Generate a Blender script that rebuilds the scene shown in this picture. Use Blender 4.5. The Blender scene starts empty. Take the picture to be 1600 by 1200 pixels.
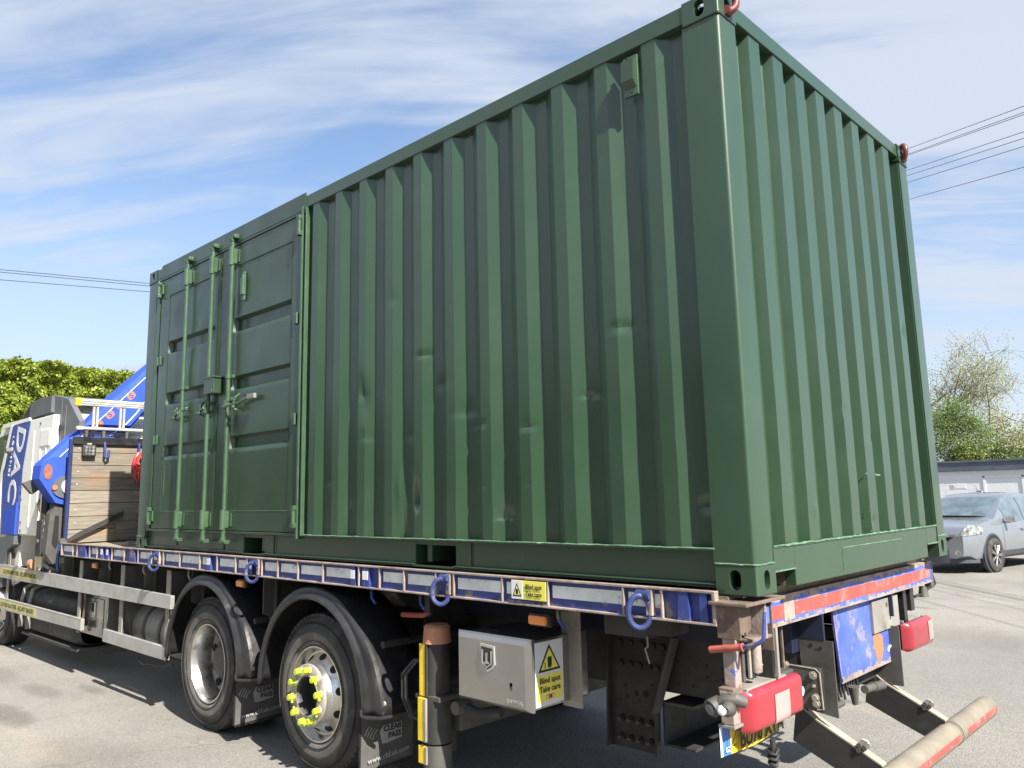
import bpy, bmesh, math, random
from mathutils import Vector, Matrix, Euler, noise
R = math.radians
random.seed(7)
SC = bpy.context.scene
COL = SC.collection

# ------------------------------------------------------------------ camera
cam_d = bpy.data.cameras.new('camera')
cam = bpy.data.objects.new('camera', cam_d); COL.objects.link(cam)
cam.location = (7.5691, -2.9388, 1.7072)
cam.rotation_mode = 'XYZ'
cam.rotation_euler = (1.7284, .0212, .7695)
cam_d.sensor_width = 36; cam_d.lens = 36*1238.8355/1600
cam_d.shift_x = 6.7032/1600; cam_d.shift_y = -21.6856/1600
cam_d.clip_start = .05; cam_d.clip_end = 4000
SC.camera = cam
SC.render.resolution_x = 1024; SC.render.resolution_y = 768

# ------------------------------------------------------------------ light
SUN = Vector((1.05, -.225, 1.0)).normalized()          # towards the sun
EL = math.asin(SUN.z); AZ = math.atan2(SUN.x, SUN.y)   # clockwise from +Y
W = bpy.data.worlds.new('World'); SC.world = W; W.use_nodes = True
nt = W.node_tree; N = nt.nodes; L = nt.links
bg = N['Background']; bg.inputs['Strength'].default_value = .06
sky = N.new('ShaderNodeTexSky'); sky.sky_type = 'NISHITA'; sky.sun_disc = False
sky.sun_elevation = EL; sky.sun_rotation = AZ
sky.air_density = 1.0; sky.dust_density = .6; sky.ozone_density = 2.0
tc = N.new('ShaderNodeTexCoord')
sx = N.new('ShaderNodeSeparateXYZ'); L.new(tc.outputs['Generated'], sx.inputs[0])
def mth(op, a, b=None, c=None, clamp=False, tree=None):
    t = tree or nt
    n = t.nodes.new('ShaderNodeMath'); n.operation = op; n.use_clamp = clamp
    for i, v in enumerate((a, b, c)):
        if v is None: continue
        if isinstance(v, (int, float)): n.inputs[i].default_value = v
        else: t.links.new(v, n.inputs[i])
    return n.outputs[0]
# clouds lie on a high flat layer: direction / height gives their place in it
den = mth('ADD', mth('MAXIMUM', sx.outputs['Z'], 0.0), .16)
px = mth('DIVIDE', sx.outputs['X'], den); py = mth('DIVIDE', sx.outputs['Y'], den)
ca_ = mth('ADD', mth('MULTIPLY', px, .80), mth('MULTIPLY', py, .60)); cb_ = mth('ADD', mth('MULTIPLY', px, -.60), mth('MULTIPLY', py, .80))
cmb = N.new('ShaderNodeCombineXYZ'); L.new(ca_, cmb.inputs[0]); L.new(cb_, cmb.inputs[1])
def cloud_noise(rot, scl, scale, detail, rough, dist, loc=(0, 0, 0)):
    mp = N.new('ShaderNodeMapping'); mp.inputs['Rotation'].default_value = (0, 0, R(rot))
    mp.inputs['Scale'].default_value = scl; mp.inputs['Location'].default_value = loc
    L.new(cmb.outputs[0], mp.inputs[0])
    n = N.new('ShaderNodeTexNoise'); n.inputs['Scale'].default_value = scale
    n.inputs['Detail'].default_value = detail; n.inputs['Roughness'].default_value = rough
    n.inputs['Distortion'].default_value = dist
    L.new(mp.outputs[0], n.inputs['Vector']); return n.outputs['Fac']
big = cloud_noise(0, (.42, 1.1, 1), .9, 6, .55, .35, (4.4, 8.8, 0))
fine = cloud_noise(0, (.55, 2.0, 1), 2.6, 9, .60, .7, (6, 6, 0))
cf = mth('ADD', mth('MULTIPLY', big, .74), mth('MULTIPLY', fine, .26))
mr = N.new('ShaderNodeMapRange'); mr.interpolation_type = 'SMOOTHSTEP'
L.new(cf, mr.inputs['Value']); mr.inputs['From Min'].default_value = .42; mr.inputs['From Max'].default_value = .55
mr.inputs['To Min'].default_value = 0.16; mr.inputs['To Max'].default_value = .92
hz = N.new('ShaderNodeMapRange'); L.new(sx.outputs['Z'], hz.inputs['Value'])
hz.inputs['From Min'].default_value = .0; hz.inputs['From Max'].default_value = .46
hz.inputs['To Min'].default_value = 1.0; hz.inputs['To Max'].default_value = 0
fac = mth('MAXIMUM', mr.outputs[0], hz.outputs[0])
skc = N.new('ShaderNodeHueSaturation'); skc.inputs['Saturation'].default_value = 1.12
skc.inputs['Value'].default_value = 1.4
L.new(sky.outputs[0], skc.inputs['Color'])
mx = N.new('ShaderNodeMix'); mx.data_type = 'RGBA'; L.new(fac, mx.inputs['Factor'])
L.new(skc.outputs[0], mx.inputs['A']); mx.inputs['B'].default_value = (4.7, 5.15, 6.0, 1)
L.new(mx.outputs['Result'], bg.inputs['Color'])

sd = bpy.data.lights.new('sun', 'SUN'); sd.energy = 5.0; sd.angle = R(.53); sd.color = (1, .955, .88)
sun = bpy.data.objects.new('sun', sd); COL.objects.link(sun)
sun.rotation_euler = (-SUN).to_track_quat('-Z', 'Y').to_euler(); sun.location = (8, -3, 9)
SC.view_settings.view_transform = 'Standard'; SC.view_settings.look = 'None'
SC.view_settings.exposure = 1.35; SC.view_settings.gamma = 1; SC.view_settings.use_curve_mapping = False

# ------------------------------------------------------------------ materials
def C4(c): return (c[0], c[1], c[2], 1)
def mat(name, col, rough=.5, metal=0, spots=None, spot_scale=4, spot_at=.6, soft=.12, vary=.12, vscale=3,
        bump=0, bscale=60, coat=0, streak=(1, 1, 1), spots2=None, s2=(9, .66, .05), rvar=.1, trans=0, crough=.12, scratch=None, spec=.5, dist=.0, detail=4):
    """painted / worn surface: base colour, slow value change, patches of another colour, fine relief"""
    m = bpy.data.materials.new(name); m.use_nodes = True; t = m.node_tree; b = t.nodes['Principled BSDF']
    tc = t.nodes.new('ShaderNodeTexCoord')
    mp = t.nodes.new('ShaderNodeMapping'); mp.inputs['Scale'].default_value = streak
    t.links.new(tc.outputs['Object'], mp.inputs[0])
    def nz(s, d=4, r=.55, di=0.):
        n = t.nodes.new('ShaderNodeTexNoise'); n.inputs['Scale'].default_value = s; n.inputs['Detail'].default_value = d
        n.inputs['Roughness'].default_value = r; n.inputs['Distortion'].default_value = di
        t.links.new(mp.outputs[0], n.inputs['Vector']); return n.outputs['Fac']
    def rng(v, a, b_, c=0, d=1, smooth=True):
        n = t.nodes.new('ShaderNodeMapRange')
        if smooth: n.interpolation_type = 'SMOOTHSTEP'
        t.links.new(v, n.inputs['Value']); n.inputs['From Min'].default_value = a; n.inputs['From Max'].default_value = b_
        n.inputs['To Min'].default_value = c; n.inputs['To Max'].default_value = d; return n.outputs[0]
    def mix(f, a, c):
        n = t.nodes.new('ShaderNodeMix'); n.data_type = 'RGBA'; t.links.new(f, n.inputs['Factor'])
        for k, v in (('A', a), ('B', c)):
            if isinstance(v, tuple): n.inputs[k].default_value = C4(v)
            else: t.links.new(v, n.inputs[k])
        return n.outputs['Result']
    slow = nz(vscale, 5, .6)
    lo = tuple(x*(1-vary) for x in col); hi = tuple(min(1, x*(1+vary)) for x in col)
    c = mix(rng(slow, .3, .7), lo, hi)
    if spots is not None: c = mix(rng(nz(spot_scale, 9, .68, dist), spot_at, spot_at+soft), c, spots)
    if spots2 is not None: c = mix(rng(nz(s2[0], 8, .7), s2[1], s2[1]+s2[2]), c, spots2)
    if scratch:
        for sc_, th in (((70, 70, 5), .735), ((9, 9, 75), .75)):
            m2 = t.nodes.new('ShaderNodeMapping'); m2.inputs['Scale'].default_value = sc_; m2.inputs['Rotation'].default_value = (0, 0, 0); t.links.new(tc.outputs['Object'], m2.inputs[0])
            n2 = t.nodes.new('ShaderNodeTexNoise'); n2.inputs['Scale'].default_value = 1; n2.inputs['Detail'].default_value = 3; n2.inputs['Distortion'].default_value = .6; t.links.new(m2.outputs[0], n2.inputs['Vector'])
            c = mix(mth('MULTIPLY', rng(n2.outputs['Fac'], th, th+.04), rng(nz(1.7, 4, .6), .48, .62), tree=t), c, scratch)
    t.links.new(c, b.inputs['Base Color'])
    t.links.new(rng(nz(vscale*2.3, 6, .6), .3, .7, max(.02, rough-rvar), min(1, rough+rvar)), b.inputs['Roughness'])
    b.inputs['Metallic'].default_value = metal; b.inputs['Specular IOR Level'].default_value = spec
    if coat: b.inputs['Coat Weight'].default_value = coat; b.inputs['Coat Roughness'].default_value = crough
    if trans: b.inputs['Transmission Weight'].default_value = trans
    if bump:
        bn = t.nodes.new('ShaderNodeBump'); bn.inputs['Strength'].default_value = 1; bn.inputs['Distance'].default_value = bump
        t.links.new(nz(bscale, detail, .6), bn.inputs['Height']); t.links.new(bn.outputs[0], b.inputs['Normal'])
    return m

M_GREEN = mat('green_paint', (.022, .053, .0255), .44, coat=.6, crough=.20, scratch=(.085, .14, .085), spots=(.028, .062, .031), spot_scale=2.2, spot_at=.56, soft=.2,
              vary=.05, vscale=.9, bump=.0007, bscale=9, spots2=(.12, .19, .13), s2=(30, .79, .03), rvar=.06, spec=.5, detail=6)
M_GREEN2 = mat('green_paint_door', (.020, .046, .0225), .42, coat=.6, crough=.2, scratch=(.08, .12, .08), vary=.06, vscale=1.5, bump=.0006, bscale=12, spots=(.09, .12, .08),
               spot_scale=20, spot_at=.76, soft=.05, spec=.4)
M_GREEN_LIGHT = mat('green_fittings', (.040, .082, .041), .40, coat=.5, crough=.25, vary=.12, vscale=6, bump=.0006, bscale=40, spots=(.19, .27, .19), spot_scale=25, spot_at=.68)
M_BEAD = mat('chipped_green_edge', (.10, .19, .11), .4, vary=.3, vscale=20, bump=.002, bscale=60, spots=(.24, .32, .24), spot_scale=14, spot_at=.56)
M_SEAM = mat('dark_sealant', (.012, .022, .018), .6, vary=.2)
M_BLACK = mat('black_gap', (.01, .01, .011), .8)
M_BLUE = mat('blue_truck_paint', (.028, .045, .19), .5, spots=(.17, .14, .12), spot_scale=8, spot_at=.55, soft=.08, vary=.2, vscale=5, bump=.0015, bscale=45)
M_BLUE_PLATE = mat('worn_blue_plate', (.065, .105, .38), .6, spots=(.27, .225, .18), spot_scale=5, spot_at=.53, soft=.13, vary=.25, vscale=4,
                   bump=.002, bscale=45, spots2=(.45, .46, .50), s2=(14, .63, .08))
M_BLUE_CLEAN = mat('blue_crane_paint', (.030, .075, .42), .7, vary=.1, spec=.2)
M_LIVERY = mat('blue_livery', (.028, .055, .26), .45, vary=.06)
M_RINGBLUE = mat('worn_blue_ring', (.022, .036, .125), .6, spots=(.17, .16, .20), spot_scale=14, spot_at=.56, vary=.2, vscale=10)
M_REFL = mat('brown_orange_reflector', (.26, .10, .06), .5, vary=.2, vscale=20)
M_POST = mat('dark_blue_post', (.012, .022, .085), .5, vary=.15)
M_BLUE_SHADED = mat('shaded_blue_frame', (.007, .010, .034), .6, vary=.2)  # blue subframe paint darkened to stand for the shade under the bed
M_HUBDUST = mat('dusty_hub_ring', (.30, .275, .235), .6, vary=.15, vscale=9, spots=(.18, .16, .135), spot_scale=12, spot_at=.55)
M_TUBE = mat('dusty_underrun_tube', (.185, .160, .122), .7, vary=.2, vscale=6, spots=(.17, .15, .12), spot_scale=5, spot_at=.54, bump=.0006, bscale=60)
M_BLUE_DARK = mat('blue_band', (.020, .036, .15), .5, vary=.1)
M_RUSTY = mat('rusty_rail', (.27, .215, .185), .72, spots=(.16, .105, .075), spot_scale=12, spot_at=.53, soft=.12, vary=.25, vscale=8,
              bump=.002, bscale=60, spots2=(.10, .13, .36), s2=(10, .62, .05))
M_RUST = mat('brown_rust', (.12, .085, .064), .8, spots=(.19, .15, .12), spot_scale=9, spot_at=.54, vary=.3, vscale=10, bump=.002, bscale=70)
M_TAPE = mat('reflective_tape', (.66, .68, .66), .45, spots=(.22, .21, .22), spot_scale=16, spot_at=.60, soft=.05, vary=.15, vscale=9)
M_REDTAPE = mat('red_marking', (.42, .075, .062), .55, spots=(.36, .16, .13), spot_scale=7, spot_at=.50, soft=.1, vary=.18, vscale=7)
M_ALU = mat('aluminium', (.44, .43, .405), .45, metal=.45, vary=.12, vscale=5, spots=(.36, .33, .30), spot_scale=9, spot_at=.64, bump=.0006, bscale=80)
M_ALU_DIRTY = mat('dirty_galvanised_steel', (.25, .235, .205), .6, metal=.2, vary=.2, vscale=4, spots=(.15, .13, .11), spot_scale=6, spot_at=.58, bump=.001, bscale=60)
M_STEEL = mat('stainless_box', (.36, .35, .33), .22, metal=.85, vary=.08, vscale=2.5, rvar=.08, streak=(1, 1, 1), bump=.0003, bscale=30, spots=(.36, .34, .31), spot_scale=1.8, spot_at=.56, soft=.2)
M_CHROME = mat('polished_alloy', (.62, .605, .575), .30, metal=1, vary=.08, spots=(.32, .30, .27), spot_scale=6, spot_at=.52, soft=.2)
M_CHASSIS = mat('dusty_grey_chassis', (.024, .023, .022), .62, spots=(.050, .046, .040), spot_scale=4, spot_at=.55, soft=.2, vary=.25, vscale=6, bump=.001, bscale=50)
M_CHASSIS_L = mat('dusty_chassis_end', (.070, .066, .059), .62, spots=(.11, .10, .086), spot_scale=4, spot_at=.55, soft=.2, vary=.2, vscale=6, bump=.001, bscale=50)
M_DUSTEDGE = mat('dusty_top_edge', (.27, .24, .185), .8, vary=.2, vscale=12, bump=.001, bscale=60)
M_BOLT = mat('dull_bolt', (.30, .27, .21), .6, metal=.2, vary=.2, vscale=30)
M_TYRE = mat('tyre_rubber', (.038, .036, .034), .78, spots=(.105, .098, .088), spot_scale=4, spot_at=.52, soft=.2, vary=.3, vscale=5, bump=.0015, bscale=55)
M_TYRE_L = mat('dusty_sidewall', (.105, .098, .088), .8, spots=(.17, .16, .14), spot_scale=5, spot_at=.5, soft=.2, vary=.2, vscale=5, bump=.001, bscale=60)
M_PLASTIC = mat('black_plastic', (.020, .020, .021), .34, spots=(.10, .094, .085), spot_scale=5, spot_at=.60, soft=.2, vary=.3, vscale=5, bump=.0012, bscale=25)
M_FLAP = mat('dusty_rubber_flap', (.080, .077, .071), .75, vary=.15, vscale=8, bump=.0006, bscale=90, spots=(.12, .115, .105), spot_scale=7, spot_at=.55)
M_PRINT = mat('pale_print', (.30, .30, .29), .7, vary=.15, vscale=30)
M_YELLOWCAP = mat('fluorescent_yellow_plastic', (.50, .62, .03), .42, vary=.08)
M_YELLOW = mat('yellow_paint', (.74, .52, .02), .5, spots=(.08, .07, .06), spot_scale=16, spot_at=.66, soft=.04, vary=.12, vscale=9)
M_SIGNYELLOW = mat('sign_yellow', (.72, .66, .10), .45, vary=.06)
M_TAPEYELLOW = mat('faded_yellow_strip', (.50, .44, .15), .6, vary=.2, vscale=20)
M_WHITE = mat('sign_white', (.60, .615, .63), .42, vary=.04)
M_INK = mat('black_print', (.012, .012, .012), .5)
M_ORANGECAP = mat('faded_orange_cap', (.42, .19, .11), .65, vary=.2, vscale=12, spots=(.26, .16, .11), spot_scale=9, spot_at=.58)
M_AMBER = mat('amber_lens', (.75, .24, .04), .35, vary=.1, coat=.4)
M_RED = mat('red_lens', (.27, .020, .030), .36, spots=(.27, .065, .060), spot_scale=4, spot_at=.54, soft=.2, vary=.15, vscale=3, coat=.6)
M_CLEAR = mat('clear_lens', (.38, .255, .235), .3, vary=.12, vscale=9, coat=.5)
M_REDPAINT = mat('worn_red_handle', (.32, .075, .055), .6, spots=(.28, .10, .08), spot_scale=12, spot_at=.58, vary=.2, vscale=10)
M_REDSHACKLE = mat('dark_red_shackle', (.17, .045, .04), .45, vary=.2, vscale=15, metal=.2)
M_REDBRIGHT = mat('bright_red_paint', (.66, .035, .03), .45, vary=.2, vscale=15)
M_PLATE_Y = mat('number_plate_yellow', (.80, .53, .03), .4, vary=.06)
M_PLATE_B = mat('number_plate_blue', (.05, .16, .52), .4)
M_CABWHITE = mat('cream_white_cab', (.74, .72, .63), .33, vary=.03, coat=.4)
M_GREYPL = mat('grey_plastic_fairing', (.085, .090, .096), .55, vary=.1, vscale=3, bump=.0006, bscale=70)
M_GLASS = mat('dark_window_glass', (.03, .045, .05), .07, vary=.1, spec=.8)
M_ORANGE = mat('orange_decal', (.50, .16, .075), .4, vary=.06)
M_DIAL = mat('silver_disc', (.62, .63, .64), .35, vary=.06)
M_CREAM = mat('cream_pipe', (.62, .56, .36), .6, vary=.15, vscale=9)
M_CHAIN = mat('dark_chain', (.06, .048, .04), .6, metal=.4, vary=.2, vscale=30)
M_CARGLASS = mat('car_glass', (.10, .13, .15), .10, vary=.25, vscale=4, spec=.8)
M_SUVPAINT = mat('silver_blue_car_paint', (.29, .31, .34), .26, metal=.6, vary=.03, coat=.8)
M_SUVTRIM = mat('dark_grey_trim', (.045, .050, .060), .6, vary=.1)
M_HEADLAMP = mat('clear_headlamp', (.42, .43, .43), .12, metal=.6, vary=.7, vscale=14, coat=1)
M_WALLW = mat('white_painted_block', (.60, .61, .63), .75, vary=.04, vscale=2, bump=.003, bscale=25, spots=(.50, .51, .53), spot_scale=1.5, spot_at=.62, soft=.2)
M_FASCIA = mat('dark_slate_fascia', (.070, .085, .115), .6, spots=(.19, .20, .24), spot_scale=1.2, spot_at=.56, soft=.25, vary=.2, vscale=1.5)
M_BOARD = mat('cream_weatherboard', (.60, .575, .46), .65, vary=.04, vscale=1.5)
M_BARK = mat('tree_bark', (.15, .125, .10), .9, vary=.3, vscale=6, bump=.01, bscale=18)
M_CABLE = mat('black_cable', (.05, .05, .06), .7)

def wood(name, base, dark):
    m = bpy.data.materials.new(name); m.use_nodes = True; t = m.node_tree; b = t.nodes['Principled BSDF']
    tc = t.nodes.new('ShaderNodeTexCoord'); mp = t.nodes.new('ShaderNodeMapping')
    oi = t.nodes.new('ShaderNodeObjectInfo')
    ad = t.nodes.new('ShaderNodeVectorMath'); ad.operation = 'ADD'
    t.links.new(tc.outputs['Object'], ad.inputs[0]); t.links.new(oi.outputs['Random'], ad.inputs[1])
    t.links.new(ad.outputs[0], mp.inputs[0]); mp.inputs['Scale'].default_value = (8, 1.2, 16)
    n = t.nodes.new('ShaderNodeTexNoise'); n.inputs['Scale'].default_value = 3; n.inputs['Detail'].default_value = 7; n.inputs['Distortion'].default_value = .8
    t.links.new(mp.outputs[0], n.inputs['Vector'])
    cr = t.nodes.new('ShaderNodeValToRGB'); cr.color_ramp.elements[0].position = .3; cr.color_ramp.elements[1].position = .68
    cr.color_ramp.elements[0].color = C4(dark); cr.color_ramp.elements[1].color = C4(base); t.links.new(n.outputs['Fac'], cr.inputs[0])
    n2 = t.nodes.new('ShaderNodeTexNoise'); n2.inputs['Scale'].default_value = 2.6; n2.inputs['Detail'].default_value = 5
    t.links.new(tc.outputs['Object'], n2.inputs['Vector'])
    mr = t.nodes.new('ShaderNodeMapRange'); t.links.new(n2.outputs['Fac'], mr.inputs['Value']); mr.inputs['From Min'].default_value = .52; mr.inputs['From Max'].default_value = .72
    mx = t.nodes.new('ShaderNodeMix'); mx.data_type = 'RGBA'; t.links.new(mr.outputs[0], mx.inputs['Factor'])
    t.links.new(cr.outputs[0], mx.inputs['A']); mx.inputs['B'].default_value = (.26, .155, .085, 1)
    hs = t.nodes.new('ShaderNodeHueSaturation'); t.links.new(mx.outputs['Result'], hs.inputs['Color'])
    mv = t.nodes.new('ShaderNodeMapRange'); t.links.new(oi.outputs['Random'], mv.inputs['Value']); mv.inputs['To Min'].default_value = .82; mv.inputs['To Max'].default_value = 1.15
    t.links.new(mv.outputs[0], hs.inputs['Value']); t.links.new(hs.outputs[0], b.inputs['Base Color']); b.inputs['Roughness'].default_value = .8
    bp = t.nodes.new('ShaderNodeBump'); bp.inputs['Distance'].default_value = .003; t.links.new(n.outputs['Fac'], bp.inputs['Height']); t.links.new(bp.outputs[0], b.inputs['Normal'])
    return m
M_WOOD = wood('weathered_plank', (.225, .195, .148), (.135, .115, .088))
M_DECKWOOD = wood('dusty_deck_board', (.29, .24, .17), (.19, .155, .11))

def leafmat(name, c1, c2, c3):
    m = bpy.data.materials.new(name); m.use_nodes = True; t = m.node_tree; b = t.nodes['Principled BSDF']
    g = t.nodes.new('ShaderNodeNewGeometry'); cr = t.nodes.new('ShaderNodeValToRGB')
    cr.color_ramp.elements[0].color = C4(c1); cr.color_ramp.elements[1].color = C4(c3)
    e = cr.color_ramp.elements.new(.5); e.color = C4(c2)
    t.links.new(g.outputs['Random Per Island'], cr.inputs[0]); t.links.new(cr.outputs[0], b.inputs['Base Color'])
    b.inputs['Roughness'].default_value = .5
    tr = t.nodes.new('ShaderNodeBsdfTranslucent'); t.links.new(cr.outputs[0], tr.inputs[0])
    mx = t.nodes.new('ShaderNodeMixShader'); mx.inputs[0].default_value = .35
    o = t.nodes['Material Output']; t.links.new(b.outputs[0], mx.inputs[1]); t.links.new(tr.outputs[0], mx.inputs[2]); t.links.new(mx.outputs[0], o.inputs[0])
    return m
M_HEDGE = leafmat('hedge_leaves', (.09, .14, .014), (.20, .26, .024), (.33, .37, .05))
M_LEAF_PALE = leafmat('young_pale_leaves', (.26, .29, .11), (.34, .36, .16), (.42, .42, .24))
M_LEAF_GREEN = leafmat('mid_green_leaves', (.10, .16, .04), (.15, .22, .06), (.22, .28, .09))
M_LEAF_LIME = leafmat('lime_leaves', (.15, .20, .035), (.21, .26, .06), (.28, .31, .10))
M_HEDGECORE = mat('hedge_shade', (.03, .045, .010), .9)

STAINS = [(-.30, -.86, .60, .16, .8), (-1.05, -.40, .50, .13, .6), (-.72, -.07, .30, .09, .6), (1.45, -.80, .75, .35, .4), (-2.4, -.5, .8, .2, .45), (6.9, 4.6, .5, .9, .3), (4.9, 7.4, 1.0, .9, .35), (8.6, 6.5, 1.2, .8, .3)]
def asphalt():
    m = bpy.data.materials.new('asphalt'); m.use_nodes = True; t = m.node_tree; b = t.nodes['Principled BSDF']
    tc = t.nodes.new('ShaderNodeTexCoord')
    def nz(s, d=4, r=.6, di=0., loc=(0, 0, 0), sc=(1, 1, 1)):
        mp = t.nodes.new('ShaderNodeMapping'); mp.inputs['Location'].default_value = loc; mp.inputs['Scale'].default_value = sc
        t.links.new(tc.outputs['Object'], mp.inputs[0])
        n = t.nodes.new('ShaderNodeTexNoise'); n.inputs['Scale'].default_value = s; n.inputs['Detail'].default_value = d
        n.inputs['Roughness'].default_value = r; n.inputs['Distortion'].default_value = di
        t.links.new(mp.outputs[0], n.inputs['Vector']); return n.outputs['Fac']
    def rng(v, a, b_, c=0, d=1):
        n = t.nodes.new('ShaderNodeMapRange'); n.interpolation_type = 'SMOOTHSTEP'; t.links.new(v, n.inputs['Value'])
        n.inputs['From Min'].default_value = a; n.inputs['From Max'].default_value = b_
        n.inputs['To Min'].default_value = c; n.inputs['To Max'].default_value = d; return n.outputs[0]
    def mix(f, a, c, mode='MIX'):
        n = t.nodes.new('ShaderNodeMix'); n.data_type = 'RGBA'; n.blend_type = mode
        if isinstance(f, float): n.inputs['Factor'].default_value = f
        else: t.links.new(f, n.inputs['Factor'])
        for k, v in (('A', a), ('B', c)):
            if isinstance(v, tuple): n.inputs[k].default_value = C4(v)
            else: t.links.new(v, n.inputs[k])
        return n.outputs['Result']
    c = mix(rng(nz(.35, 6, .65, .4), .35, .65), (.185, .174, .154), (.232, .219, .194))
    c = mix(rng(nz(.9, 7, .7, .5, (3, 1, 0), (.5, 1.4, 1)), .53, .76), c, (.290, .256, .200))   # buff dust
    c = mix(rng(nz(1.1, 6, .6, .3, (8, 5, 0), (.55, 1.1, 1)), 1-.39, .69, 0, .8), c, (.120, .112, .098))        # oil and damp stains
    c = mix(rng(nz(.22, 4, .5, .2, (1, 9, 0)), .56, .62, 0, .35), c, (.150, .143, .128))
    # drips of oil and damp
    sx_ = t.nodes.new('ShaderNodeSeparateXYZ'); t.links.new(tc.outputs['Object'], sx_.inputs[0]); edge = nz(3.2, 6, .65)
    for bx, by, brx, bry, k in STAINS:
        dx = mth('DIVIDE', mth('SUBTRACT', sx_.outputs[0], bx, tree=t), brx, tree=t); dy = mth('DIVIDE', mth('SUBTRACT', sx_.outputs[1], by, tree=t), bry, tree=t)
        d = mth('ADD', mth('ADD', mth('MULTIPLY', dx, dx, tree=t), mth('MULTIPLY', dy, dy, tree=t), tree=t), mth('MULTIPLY', edge, 1.5, tree=t), tree=t)
        c = mix(rng(d, .75, 2.1, k*.85, 0), c, (.105, .098, .085))
    v = t.nodes.new('ShaderNodeTexVoronoi'); v.inputs['Scale'].default_value = 95; t.links.new(tc.outputs['Object'], v.inputs['Vector'])
    sp = t.nodes.new('ShaderNodeSeparateColor'); t.links.new(v.outputs['Color'], sp.inputs[0])
    c = mix(rng(sp.outputs[0], .0, 1., .72, 1.30), (0, 0, 0), c) if False else c
    mul = t.nodes.new('ShaderNodeMix'); mul.data_type = 'RGBA'; mul.blend_type = 'MULTIPLY'; mul.inputs['Factor'].default_value = 1
    g = t.nodes.new('ShaderNodeCombineColor'); r_ = rng(sp.outputs[0], 0, 1, .84, 1.15)
    for i in range(3): t.links.new(r_, g.inputs[i])
    t.links.new(c, mul.inputs['A']); t.links.new(g.outputs[0], mul.inputs['B'])
    # thin cracks
    vc = t.nodes.new('ShaderNodeTexVoronoi'); vc.feature = 'DISTANCE_TO_EDGE'; vc.inputs['Scale'].default_value = .34
    mpc = t.nodes.new('ShaderNodeMapping'); t.links.new(tc.outputs['Object'], mpc.inputs[0])
    ws = t.nodes.new('ShaderNodeTexNoise'); ws.inputs['Scale'].default_value = 1.5; ws.inputs['Detail'].default_value = 6; t.links.new(mpc.outputs[0], ws.inputs['Vector'])
    va = t.nodes.new('ShaderNodeVectorMath'); va.operation = 'MULTIPLY_ADD'; t.links.new(ws.outputs['Color'], va.inputs[0]); va.inputs[1].default_value = (.9, .9, 0); t.links.new(mpc.outputs[0], va.inputs[2])
    t.links.new(va.outputs[0], vc.inputs['Vector'])
    crk = rng(vc.outputs['Distance'], .001, .005, .28, 0)
    c = mix(crk, mul.outputs['Result'], (.10, .095, .085))
    t.links.new(c, b.inputs['Base Color']); b.inputs['Roughness'].default_value = .88; b.inputs['Specular IOR Level'].default_value = .3
    bp = t.nodes.new('ShaderNodeBump'); bp.inputs['Distance'].default_value = .0035; bp.inputs['Strength'].default_value = .8
    h = t.nodes.new('ShaderNodeMath'); h.operation = 'ADD'; t.links.new(nz(90, 4, .7), h.inputs[0]); t.links.new(v.outputs['Distance'], h.inputs[1])
    t.links.new(h.outputs[0], bp.inputs['Height']); t.links.new(bp.outputs[0], b.inputs['Normal'])
    return m
M_ASPHALT = asphalt()

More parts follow.
